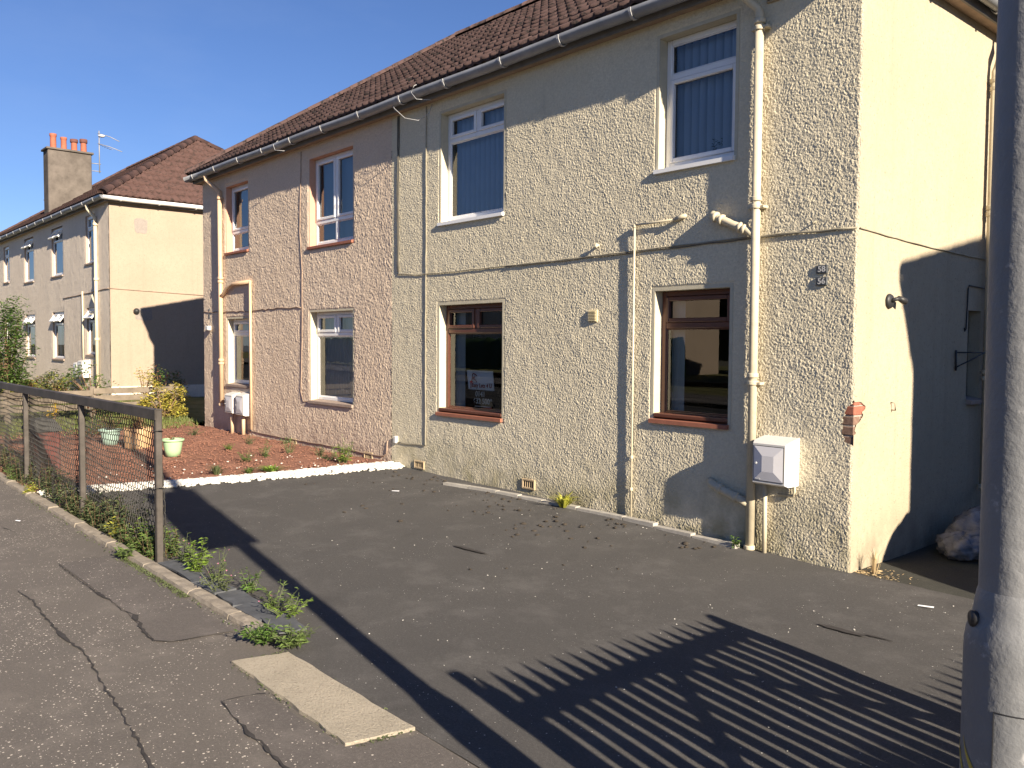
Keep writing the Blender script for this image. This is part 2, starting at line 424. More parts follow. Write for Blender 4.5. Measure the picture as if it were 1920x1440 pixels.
# ------------------------------------------------------------------ helpers
class MB:
    """collects shapes; build() links them as one mesh object"""
    def __init__(s):
        s.v = []; s.f = []
    def add(s, vs_, fs):
        o = len(s.v)
        s.v.extend([tuple(p) for p in vs_])
        s.f.extend([tuple(i + o for i in f) for f in fs])
        return s
    def box(s, x0, x1, y0, y1, z0, z1):
        return s.add([(x0, y0, z0), (x1, y0, z0), (x1, y1, z0), (x0, y1, z0), (x0, y0, z1), (x1, y0, z1), (x1, y1, z1), (x0, y1, z1)],
                     [(0, 3, 2, 1), (4, 5, 6, 7), (0, 1, 5, 4), (1, 2, 6, 5), (2, 3, 7, 6), (3, 0, 4, 7)])
    def bbox(s, x0, x1, y0, y1, z0, z1, b=0.008):
        """box with chamfered edges"""
        b = min(b, (x1 - x0) * .45, (y1 - y0) * .45, (z1 - z0) * .45)
        vs_ = []
        for X, Y, Z in ((0, 0, 0), (1, 0, 0), (1, 1, 0), (0, 1, 0), (0, 0, 1), (1, 0, 1), (1, 1, 1), (0, 1, 1)):
            x, y, z = (x0, x1)[X], (y0, y1)[Y], (z0, z1)[Z]
            dx, dy, dz = (b, -b)[X], (b, -b)[Y], (b, -b)[Z]
            vs_ += [(x, y + dy, z + dz), (x + dx, y, z + dz), (x + dx, y + dy, z)]
        A = lambda c, k: 3 * c + k
        fs = [[A(c, 0) for c in (0, 4, 7, 3)], [A(c, 0) for c in (1, 2, 6, 5)],
              [A(c, 1) for c in (0, 1, 5, 4)], [A(c, 1) for c in (2, 3, 7, 6)],
              [A(c, 2) for c in (0, 3, 2, 1)], [A(c, 2) for c in (4, 5, 6, 7)]]
        for a, c, k1, k2 in ((0, 1, 1, 2), (1, 2, 0, 2), (2, 3, 1, 2), (3, 0, 0, 2), (4, 5, 1, 2), (5, 6, 0, 2), (6, 7, 1, 2), (7, 4, 0, 2),
                             (0, 4, 0, 1), (1, 5, 0, 1), (2, 6, 0, 1), (3, 7, 0, 1)):
            fs.append([A(a, k1), A(c, k1), A(c, k2), A(a, k2)])
        for c in range(8):
            fs.append([A(c, 0), A(c, 1), A(c, 2)])
        return s.add(vs_, fs)
    def quad(s, a, b, c, d):
        return s.add([a, b, c, d], [(0, 1, 2, 3)])
    def tube(s, pts, r, n=8, caps=True):
        pts = [Vector(p) for p in pts]
        rs = r if isinstance(r, (list, tuple)) else [r] * len(pts)
        up = Vector((0.12, 0.2, 1)).normalized()
        rings = []
        for i, p in enumerate(pts):
            a = pts[max(i - 1, 0)]; b = pts[min(i + 1, len(pts) - 1)]
            d = (b - a).normalized()
            u = d.cross(up)
            if u.length < 1e-3:
                u = d.cross(Vector((1, 0, 0)))
            u.normalize(); w = d.cross(u)
            rings.append([p + (u * math.cos(t) + w * math.sin(t)) * rs[i] for t in (2 * PI * k / n for k in range(n))])
        o = len(s.v)
        for rg in rings:
            s.v.extend([tuple(q) for q in rg])
        for i in range(len(rings) - 1):
            for k in range(n):
                s.f.append((o + i * n + k, o + i * n + (k + 1) % n, o + (i + 1) * n + (k + 1) % n, o + (i + 1) * n + k))
        if caps:
            s.f.append(tuple(o + k for k in range(n))[::-1])
            s.f.append(tuple(o + (len(rings) - 1) * n + k for k in range(n)))
        return s
    def lathe(s, prof, c=(0, 0, 0), n=20):
        o = len(s.v)
        for r, z in prof:
            for k in range(n):
                t = 2 * PI * k / n
                s.v.append((c[0] + r * math.cos(t), c[1] + r * math.sin(t), c[2] + z))
        for i in range(len(prof) - 1):
            for k in range(n):
                s.f.append((o + i * n + k, o + i * n + (k + 1) % n, o + (i + 1) * n + (k + 1) % n, o + (i + 1) * n + k))
        return s
    def prism(s, poly, z0, z1):
        n = len(poly)
        return s.add([(x, y, z0) for x, y in poly] + [(x, y, z1) for x, y in poly],
                     [tuple(range(n))[::-1], tuple(range(n, 2 * n))] + [(i, (i + 1) % n, n + (i + 1) % n, n + i) for i in range(n)])
    def build(s, name, mat, parent=None, smooth=False, **props):
        me = bpy.data.meshes.new(name)
        me.from_pydata(s.v, [], s.f)
        if smooth:
            me.polygons.foreach_set('use_smooth', [True] * len(me.polygons))
        me.materials.append(M(mat))
        o = bpy.data.objects.new(name, me)
        COL.objects.link(o)
        if parent is not None:
            o.parent = parent
            o.matrix_parent_inverse = Matrix.Identity(4)
            o.location = -world_loc(parent)
        for k, v in props.items():
            o[k] = v
        return o

def world_loc(o):
    l = Vector(o.location)
    while o.parent is not None:
        o = o.parent
        l += Vector(o.location)
    return l

def empty(name, loc, **props):
    o = bpy.data.objects.new(name, None)
    o.location = loc
    o.empty_display_size = 0.2
    COL.objects.link(o)
    for k, v in props.items():
        o[k] = v
    return o

def np_mesh(name, V, F, mat, parent=None, smooth=True, **props):
    """mesh from numpy arrays; F is (n,4)"""
    me = bpy.data.meshes.new(name)
    V = np.asarray(V, np.float32); F = np.asarray(F, np.int32)
    me.vertices.add(len(V)); me.vertices.foreach_set('co', V.ravel())
    k = F.shape[1]
    me.loops.add(F.size); me.loops.foreach_set('vertex_index', F.ravel())
    me.polygons.add(len(F))
    me.polygons.foreach_set('loop_start', np.arange(0, F.size, k, dtype=np.int32))
    me.polygons.foreach_set('loop_total', np.full(len(F), k, np.int32))
    if smooth:
        me.polygons.foreach_set('use_smooth', np.ones(len(F), bool))
    me.update(calc_edges=True)
    me.materials.append(M(mat))
    o = bpy.data.objects.new(name, me)
    COL.objects.link(o)
    if parent is not None:
        o.parent = parent
        o.location = -world_loc(parent)
    for kk, v in props.items():
        o[kk] = v
    return o

def hash2(i, j, s):
    h = (i.astype(np.int64) * 374761393 + j.astype(np.int64) * 668265263 + s * 1274126177) & 0xffffffff
    h = ((h ^ (h >> 13)) * 1274126177) & 0xffffffff
    h = h ^ (h >> 16)
    return (h & 0xffff).astype(np.float64) / 65535.0

def blobs(x, z, cell, seed, sharp=0.78):
    """heaped stones: rounded bumps of random height and size on a jittered grid"""
    i0 = np.floor(x / cell).astype(np.int64); j0 = np.floor(z / cell).astype(np.int64)
    out = np.zeros_like(x)
    for di in (-1, 0, 1):
        for dj in (-1, 0, 1):
            i = i0 + di; j = j0 + dj
            cx = (i + hash2(i, j, seed)) * cell; cz = (j + hash2(i, j, seed + 1)) * cell
            h = 0.35 + 0.65 * hash2(i, j, seed + 2)
            r = cell * (0.45 + 0.45 * hash2(i, j, seed + 3)) * sharp / 0.78
            d2 = ((x - cx) ** 2 + (z - cz) ** 2) / (r * r)
            out = np.maximum(out, h * np.sqrt(np.clip(1 - d2, 0, 1)))
    return out

def vnoise(x, z, cell, seed):
    i = np.floor(x / cell).astype(np.int64); j = np.floor(z / cell).astype(np.int64)
    u = x / cell - i; v = z / cell - j
    u = u * u * (3 - 2 * u); v = v * v * (3 - 2 * v)
    a = hash2(i, j, seed); b = hash2(i + 1, j, seed); c = hash2(i, j + 1, seed); d = hash2(i + 1, j + 1, seed)
    return (a * (1 - u) + b * u) * (1 - v) + (c * (1 - u) + d * u) * v

# ------------------------------------------------------------------ terrain
def gz(x, y):
    h = np.interp(x, [-60, -18, -13, -6, -2.1, 0, 6, 30], [1.0, .36, .15, .138, .089, 0, -.1, -.4])
    p = np.interp(x, [-60, -18, -9, -5, 0, 30], [.95, .25, .04, .0, 0, -.3])
    w = np.clip((np.asarray(y, float) + 3.9) / 3.4, 0, 1); w = w * w * (3 - 2 * w)
    return p * (1 - w) + h * w
def g1(x, y):
    return float(gz(x, y))

def sheet(name, ys, xl, xr, nx, zoff, mat, rough=0.0, cell=0.2, **props):
    ys = np.asarray(ys, float)
    U = np.linspace(0, 1, nx)
    L = np.array([xl(y) if callable(xl) else xl for y in ys]); Rr = np.array([xr(y) if callable(xr) else xr for y in ys])
    X = L[:, None] * (1 - U)[None, :] + Rr[:, None] * U[None, :]
    Y = np.repeat(ys[:, None], nx, 1)
    Z = gz(X, Y) + zoff
    if rough:
        Z = Z + rough * (vnoise(X, Y, cell, 3) - .5 + .5 * (vnoise(X, Y, cell * .37, 9) - .5))
    V = np.stack([X, Y, Z], -1).reshape(-1, 3)
    ny = len(ys)
    idx = np.arange(ny * nx).reshape(ny, nx)
    F = np.stack([idx[:-1, :-1], idx[:-1, 1:], idx[1:, 1:], idx[1:, :-1]], -1).reshape(-1, 4)
    return np_mesh(name, V, F, mat, None, True, kind='structure', **props)

peb_l = lambda y: float(np.interp(y, [-3.9, -3.3, -2.6, -2.0, -1.3, -0.6, 0.2], [-7.42, -7.42, -7.05, -6.76, -6.5, -6.39, -6.36]))
peb_r = lambda y: float(np.interp(y, [-3.9, -3.3, -2.6, -2.0, -1.3, -0.6, 0.2], [-7.08, -7.0, -6.68, -6.38, -6.07, -5.92, -5.84]))
sheet('ground', [-300, -120, -60, -30, -20, -12, -8, -6, -4, -2, 0, 3, 8, 20, 60, 150, 300], -300, 300, 61, -0.30, 'bare_ground')
sheet('driveway', np.linspace(-3.985, 0.05, 60), lambda y: peb_r(y) - 0.25, 2.7, 120, 0.0, 'drive_asphalt', 0.012, 0.55)
sheet('side_path', np.linspace(0.05, 9, 30), -0.05, 2.7, 20, 0.0, 'path_asphalt', 0.01, 0.4)
sheet('neighbour_bounce_path', np.linspace(-3.985, 9, 30), 2.7, 5.6, 20, -0.004, 'concrete_slab', 0.01, 0.4)  # out of view, made pale to bounce sunlight into the shaded gable
pavement = sheet('pavement', np.concatenate([np.linspace(-7.0, -3.985, 40)]), -45, 18, 320, 0.0, 'pavement_asphalt', 0.004, 0.6)
sheet('garden_bed', np.linspace(-3.92, 0.05, 90), -13.3, lambda y: peb_l(y) + 0.15, 150, 0.012, 'red_blaes', 0.045, 0.16)
sheet('lawn', np.linspace(-3.92, 0.3, 40), -45, -13.3, 120, 0.01, 'lawn', 0.07, 0.3)
sheet('gap_between_houses', np.linspace(0.3, 12, 30), -17.9, -12.45, 30, 0.02, 'lawn', 0.05, 0.4)
sheet('road', np.linspace(-13.5, -7.12, 12), -60, 40, 80, -0.11, 'road_asphalt', 0.008, 0.8)
sheet('far_pavement', np.linspace(-16.5, -13.6, 8), -60, 40, 60, 0.0, 'pavement_asphalt')
sheet('far_lawn', np.linspace(-40, -16.5, 12), -60, 40, 60, 0.0, 'lawn')
mb = MB()
for x in range(-46, 19, 2):
    mb.bbox(x + .005, x + 1.995, -7.12, -7.0, g1(x + 1, -7) - .14, g1(x + 1, -7) + .012, .02)
mb.build('road_kerb', 'stone_kerb', kind='structure')

# cracks and resurfaced strips in the pavement: thin bitumen ribbons laid on it
def ribbon(pts, widths, z, seed):
    r = random.Random(seed)
    P = [Vector((x, y)) for x, y in pts]
    fine = []
    for a, b in zip(P[:-1], P[1:]):
        n = max(2, int((b - a).length / .035))
        for k in range(n):
            fine.append(a.lerp(b, k / n))
    fine.append(P[-1])
    m = MB(); n = len(fine)
    vs_ = []
    for i, p in enumerate(fine):
        d = (fine[min(i + 1, n - 1)] - fine[max(i - 1, 0)])
        if d.length < 1e-6:
            d = Vector((1, 0))
        d.normalize(); q = Vector((-d.y, d.x))
        w = float(np.interp(i / (n - 1), np.linspace(0, 1, len(widths)), widths)) * .62 * max(.12, .1 + 1.3 * r.random())
        j = (r.random() - .5) * .016
        for sgn in (-1, 1):
            c = p + q * (j + sgn * w / 2)
            vs_.append((c.x, c.y, g1(c.x, c.y) + z))
    m.add(vs_, [(2 * i, 2 * i + 1, 2 * i + 3, 2 * i + 2) for i in range(n - 1)])
    return m
CR = [([(-3.43, -4.84), (-3.14, -4.82), (-2.69, -4.84), (-2.31, -4.85), (-2.12, -4.84), (-1.89, -4.83), (-1.56, -4.86), (-1.28, -4.89), (-1.08, -4.90), (-.83, -4.93), (-.55, -4.96), (-.39, -4.98), (.4, -5.03)],
       [.01, .02, .02, .03, .045, .012, .016, .014, .026, .014, .034, .03, .012, .01]),
      ([(-4.01, -4.45), (-3.47, -4.45), (-3.1, -4.45)], [.008, .016, .008]),
      ([(-3.12, -4.45), (-2.95, -4.44), (-2.82, -4.43)], [.015, .05, .02]),
      ([(-2.82, -4.43), (-2.62, -4.435), (-2.49, -4.44)], [.006, .006]),
      ([(-2.50, -4.42), (-2.41, -4.41), (-2.26, -4.43), (-2.11, -4.46), (-1.84, -4.48)], [.03, .06, .035, .025, .01]),
      ([(-1.84, -4.48), (-1.76, -4.41), (-1.73, -4.23), (-1.68, -4.04)], [.014, .01, .008, .006]),
      ([(-.75, -4.32), (-.79, -4.43), (-.80, -4.51)], [.022, .03, .02]),
      ([(-.80, -4.51), (-.64, -4.54), (-.4, -4.56), (-.26, -4.56), (-.04, -4.58), (.5, -4.62)], [.008, .014, .035, .035, .02, .012, .01]),
      ([(-5.78, -4.51), (-5.38, -4.45), (-5.23, -4.53)], [.01, .015, .008]),
      ([(-4.1, -4.34), (-4.05, -4.15), (-4.05, -4.02)], [.006, .01, .006])]
for i, (p, w) in enumerate(CR):
    ribbon(p, w, .009, i).build('crack', 'crack_fill', pavement)
# smoother patches cut into the old surface
def poly_sheet(name, poly, z, mat, parent):
    m = MB(); m.add([(x, y, g1(x, y) + z) for x, y in poly], [tuple(range(len(poly)))])
    return m.build(name, mat, parent)
poly_sheet('patch', [(-4.05, -4.44), (-2.5, -4.425), (-1.85, -4.47), (-1.77, -4.40), (-1.72, -4.06), (-4.04, -4.02)], .006, 'patch_asphalt', pavement)
poly_sheet('patch', [(-.79, -4.51), (-.64, -4.54), (-.4, -4.56), (-.1, -4.575), (1.6, -4.66), (1.6, -4.02), (.1, -4.0), (-.02, -4.31), (-.75, -4.33)], .006, 'patch_asphalt', pavement)

# ------------------------------------------------------------------ houses
SOF = 4.585          # soffit height above the house's own datum
PITCH = math.radians(34.3)
OV = 0.11            # fascia distance from the wall
def roof_h(d):       # height of the roof plane at plan distance d from the tile edge
    return SOF + 0.135 + d * math.tan(PITCH)

def tile_shape():
    n = 11
    us = np.linspace(0, .303, n)
    w = .036 * np.maximum(0, np.cos((us / .15 - .5) * 2 * PI)) ** .8
    w = np.where(np.isfinite(w), w, 0)
    V = []; F = []
    for v, dz in ((0.0, .040), (.385, .006)):
        for u, k in zip(us, w):
            V.append((u, v, k + dz))
    for u, k in zip(us, w):
        V.append((u, .004, k * .55 + .004))
    for i in range(n - 1):
        F.append((i, i + 1, n + i + 1, n + i))
        F.append((2 * n + i, 2 * n + i + 1, i + 1, i))
    return np.array(V), np.array(F)
TV, TF = tile_shape()
GAUGE = .345
CAMP = np.array((3.0744, -6.1143, 1.70))

def tile_field(parent, x0, x1, y0, y1, zbase, side, mat, n_single, keep=lambda x: True):
    """one slope of the hipped roof over the plan rectangle x0..x1, y0..y1 (tile edges)"""
    half = (y1 - y0) / 2
    cp, sp = math.cos(PITCH), math.sin(PITCH)
    if side == 'front':
        O = np.array((x0, y0, 0)); U = np.array((1, 0, 0)); P = np.array((0, 1, 0)); length = x1 - x0
    elif side == 'back':
        O = np.array((x1, y1, 0)); U = np.array((-1, 0, 0)); P = np.array((0, -1, 0)); length = x1 - x0
    elif side == 'right':
        O = np.array((x1, y0, 0)); U = np.array((0, 1, 0)); P = np.array((-1, 0, 0)); length = y1 - y0
    else:
        O = np.array((x0, y1, 0)); U = np.array((0, -1, 0)); P = np.array((1, 0, 0)); length = y1 - y0
    Vv = P * cp + np.array((0, 0, sp)); W = np.cross(U, Vv)
    rows = int(half / cp / GAUGE) + 1
    items = []
    for r in range(rows):
        d = (r * GAUGE + .17) * cp
        if d > half:
            continue
        for c in range(int(length / .30) + 1):
            u = c * .30 + (.0 if r % 2 == 0 else .0)
            uc = u + .15
            if uc < d - .14 or uc > length - d + .14 or u + .3 > length + .06:
                continue
            cut = u < (r * GAUGE + .4) * cp or u + .31 > length - (r * GAUGE + .4) * cp
            pos = O + U * u + Vv * (r * GAUGE) + np.array((0, 0, zbase + roof_h(0)))
            items.append((pos, u, r * GAUGE, cut))
    R3 = np.stack([U, Vv, W], 1)
    items.sort(key=lambda q: np.linalg.norm(q[0] - CAMP))
    whole = [q[0] for q in items if not q[3]]
    singles = whole[:n_single]
    rest = [(q, 0, 0, False) for q in whole[n_single:]] + [q for q in items if q[3]]
    if singles:
        me = bpy.data.meshes.new('tile')
        me.from_pydata([tuple(v) for v in TV], [], [tuple(f) for f in TF])
        me.polygons.foreach_set('use_smooth', [True] * len(me.polygons))
        me.materials.append(M(mat))
        pl = world_loc(parent)
        for p in singles:
            o = bpy.data.objects.new('tile', me)
            COL.objects.link(o)
            o.parent = parent
            jit = Matrix.Rotation(random.uniform(-.012, .012), 4, 'Z') @ Matrix.Rotation(random.uniform(-.02, .02), 4, 'X')
            mw = Matrix([[*R3[0], p[0]], [*R3[1], p[1]], [*R3[2], p[2]], [0, 0, 0, 1]]) @ jit
            mw.translation = mw.translation - pl + Vector((0, 0, random.uniform(-.003, .003)))
            o.matrix_local = mw
    if rest:
        VL = []
        for p, u0, v0, cut in rest:
            T = TV.copy()
            if cut:            # tiles cut to the line of the hip
                dd = (T[:, 1] + v0) * cp
                T[:, 0] = np.clip(T[:, 0] + u0, dd, np.maximum(dd, length - dd)) - u0
            VL.append(T @ R3.T + p)
        V = np.concatenate(VL)
        F = (np.arange(len(rest))[:, None, None] * len(TV) + TF[None]).reshape(-1, 4)
        np_mesh('tile_field', V, F, mat, parent, True, kind='stuff')

def cap_tiles(parent, a, b, r, mat, name, step=.42, single=True):
    a = Vector(a); b = Vector(b); L = (b - a).length; n = max(1, int(L / step)); d = (b - a) / L
    side = d.cross(Vector((0, 0, 1))).normalized(); up = side.cross(d)
    joined = MB()
    for i in range(n):
        m = MB() if single else joined
        p0 = a + d * (i * L / n); p1 = a + d * ((i + 1.06) * L / n)
        vs_ = []
        for p, rr in ((p0, r), (p1, r * .93)):
            for k in range(8):
                t = PI * k / 7
                vs_.append(p + side * math.cos(t) * rr + up * (math.sin(t) * rr * .85))
        m.add(vs_, [(k, k + 1, 8 + k + 1, 8 + k) for k in range(7)] + [tuple(range(8))])
        if single:
            m.build(name, mat, parent, True)
    if not single:
        joined.build(name + '_run', mat, parent, True, kind='stuff')

def make_roof(house, x0, x1, depth, zb, mat, singles, keep=lambda p: True, single_caps=True):
    """hipped roof with underlay, tiles, hips and ridge"""
    e = OV + .09
    X0, X1, Y0, Y1 = x0 - e, x1 + e, -e, depth + e
    half = (Y1 - Y0) / 2; h = half * math.tan(PITCH)
    zt = zb + roof_h(0) - .012
    m = MB()
    m.add([(X0, Y0, zt), (X1, Y0, zt), (X1, Y1, zt), (X0, Y1, zt), (X0 + half, Y0 + half, zt + h), (X1 - half, Y0 + half, zt + h)],
          [(0, 1, 5, 4), (1, 2, 5), (2, 3, 4, 5), (3, 0, 4), (0, 3, 2, 1)])
    roof = m.build('roof', mat, house)
    tile_field(roof, X0, X1, Y0, Y1, zb, 'front', mat, singles, keep)
    tile_field(roof, X0, X1, Y0, Y1, zb, 'right', mat, 0)
    tile_field(roof, X0, X1, Y0, Y1, zb, 'left', mat, 0)
    z0 = zt + .03
    ra, rb = (X0 + half, Y0 + half, z0 + h), (X1 - half, Y0 + half, z0 + h)
    cap_tiles(roof, (X0, Y0, z0), ra, .115, mat, 'hip_tile', .42, single_caps)
    cap_tiles(roof, (X1, Y0, z0), rb, .115, mat, 'hip_tile', .42, single_caps)
    cap_tiles(roof, (X0, Y1, z0), ra, .115, mat, 'hip_tile', .42, False)
    cap_tiles(roof, (X1, Y1, z0), rb, .115, mat, 'hip_tile', .42, False)
    cap_tiles(roof, ra, rb, .115, mat, 'ridge_tile', .42, single_caps)
    return roof

def gutter_profile(k=9, r=.066):
    return [(math.cos(PI + PI * i / (k - 1)) * r, math.sin(PI + PI * i / (k - 1)) * r * 1.28) for i in range(k)]

def gutter_run(parent, a, b, out, mat, brackets=.92, first=.4, bmat='gutter_bracket', sag=.012):
    """half round gutter from a to b, out = outward unit vector"""
    a = Vector(a); b = Vector(b); out = Vector(out); d = (b - a); L = d.length; d.normalize()
    m = MB(); n = max(2, int(L / .7)); pr = gutter_profile()
    rings = []
    for i in range(n + 1):
        p = a + d * (L * i / n) + Vector((0, 0, -sag * math.sin(i * 1.7) * .5))
        outer = [p + out * u + Vector((0, 0, v)) for u, v in pr]
        inner = [p + out * u * .9 + Vector((0, 0, v * .9)) for u, v in pr[::-1]]
        rings.append(outer + inner)
    k = len(rings[0]); o = 0
    m.v = [tuple(q) for r_ in rings for q in r_]
    for i in range(n):
        for j in range(k):
            m.f.append((i * k + j, i * k + (j + 1) % k, (i + 1) * k + (j + 1) % k, (i + 1) * k + j))
    m.f.append(tuple(range(9))); m.f.append(tuple(n * k + j for j in range(9))[::-1])
    g = m.build('gutter', mat, parent, True)
    t = first
    while t < L - .1:
        p = a + d * t
        bm = MB()
        vs_ = []
        for off in (-.014, .014):
            for rr in (.0685, .075):
                for i in range(9):
                    u, v = gutter_profile(9, rr)[i]
                    vs_.append(p + d * off + out * u + Vector((0, 0, v - .002)))
        fs = []
        for i in range(8):
            fs += [(9 + i, 9 + i + 1, 27 + i + 1, 27 + i), (i, i + 1, 9 + i + 1, 9 + i), (18 + i, 18 + i + 1, 27 + i + 1, 27 + i)]
        bm.add(vs_, fs)
        bm.build('bracket', bmat, g)
        t += brackets * random.uniform(.93, 1.07)
    return g

def eaves(house, x0, x1, depth, zb, gut, right_gut=None, sof='soffit_paint'):
    m = MB(); S = zb + SOF
    m.add([(x0 - OV, -OV, S), (x1 + OV, -OV, S), (x1 + OV, depth + OV, S), (x0 - OV, depth + OV, S),
           (x0 + .1, .1, S), (x1 - .1, .1, S), (x1 - .1, depth - .1, S), (x0 + .1, depth - .1, S)],
          [(0, 4, 5, 1), (1, 5, 6, 2), (2, 6, 7, 3), (3, 7, 4, 0)])
    m.build('soffit', sof, house)
    m = MB()
    t = .02
    m.box(x0 - OV - t, x1 + OV + t, -OV - t, -OV, S - .012, S + .145)
    m.box(x0 - OV - t, x1 + OV + t, depth + OV, depth + OV + t, S - .012, S + .145)
    m.box(x1 + OV, x1 + OV + t, -OV, depth + OV, S - .012, S + .145)
    m.box(x0 - OV - t, x0 - OV, -OV, depth + OV, S - .012, S + .145)
    m.build('fascia', 'fascia_paint', house)
    q = OV + t + .070
    zg = S + .105
    gutter_run(house, (x0 - q - .04, -q, zg), (x1 + q + .04, -q, zg), (0, -1, 0), gut)
    gutter_run(house, (x1 + q, -q, zg - .002), (x1 + q, depth + q, zg - .002), (1, 0, 0), right_gut or gut, bmat='gutter_bracket' if right_gut is None else right_gut)
    gutter_run(house, (x0 - q, depth + q, zg - .002), (x0 - q, -q, zg - .002), (-1, 0, 0), gut)

def wall_grid(name, a0, a1, z0, z1, step, openings, mat, parent, plane, relief=0.0, seed=1, margin=.055, holes=None, fade0=False, fade1=False, xs=None, zs=None, bs=1.0):
    """a wall as one fine sheet with real openings; plane = ('y', value) facade or ('x', value) gable"""
    if xs is None:
        xs = np.linspace(a0, a1, max(2, int((a1 - a0) / step)) + 1)
    if zs is None:
        zs = np.linspace(z0, z1, max(2, int((z1 - z0) / step)) + 1)
    for o in openings:
        for e in o[:2]:
            if a0 < e < a1:
                xs[np.argmin(abs(xs - e))] = e
        for e in o[2:4]:
            if z0 < e < z1:
                zs[np.argmin(abs(zs - e))] = e
    X, Z = np.meshgrid(xs, zs)
    D = np.zeros_like(X)
    if relief:
        D = .62 * blobs(X, Z, .0125 * bs, seed) + .55 * blobs(X + .37, Z * 1.0, .0175 * bs, seed + 10) * (.4 + vnoise(X, Z, .06, seed + 50)) + .35 * vnoise(X, Z, .11, seed + 20)
        D += .6 * vnoise(X, Z, .6, seed + 30)
        D *= relief
        mask = np.ones_like(X)
        for o in openings:
            dx = np.maximum(np.maximum(o[0] - X, X - o[1]), 0)
            dz = np.maximum(np.maximum(o[2] - Z, Z - o[3]), 0)
            d = np.maximum(dx, dz) - margin * (0.85 + .3 * vnoise(X, Z, .09, seed + 40))
            mask *= np.clip(d / .012, 0, 1)
        if fade1:
            mask *= np.clip((a1 - X) / .02, 0, 1)
        if fade0:
            mask *= np.clip((X - a0) / .02, 0, 1)
        D = D * mask + .002 * (1 - mask) * 0
    nx, nz = len(xs), len(zs)
    idx = np.arange(nx * nz).reshape(nz, nx)
    F = np.stack([idx[:-1, :-1], idx[:-1, 1:], idx[1:, 1:], idx[1:, :-1]], -1)
    cx = (X[:-1, :-1] + X[1:, 1:]) / 2; cz = (Z[:-1, :-1] + Z[1:, 1:]) / 2
    keep = np.ones_like(cx, bool)
    for o in openings:
        keep &= ~((cx > o[0]) & (cx < o[1]) & (cz > o[2]) & (cz < o[3]))
    if holes is not None:
        keep &= ~holes(cx, cz)
    if plane[0] == 'y':
        V = np.stack([X, plane[1] - D, Z], -1).reshape(-1, 3)
        F = F[keep]
    else:
        V = np.stack([np.full_like(X, plane[1]) + D, X, Z], -1).reshape(-1, 3)
        F = F[keep]
    return np_mesh(name, V, F, mat, parent, True)

def frame_bar(m, x0, x1, y0, y1, z0, z1):
    m.bbox(x0, x1, y0, y1, z0, z1, .007)

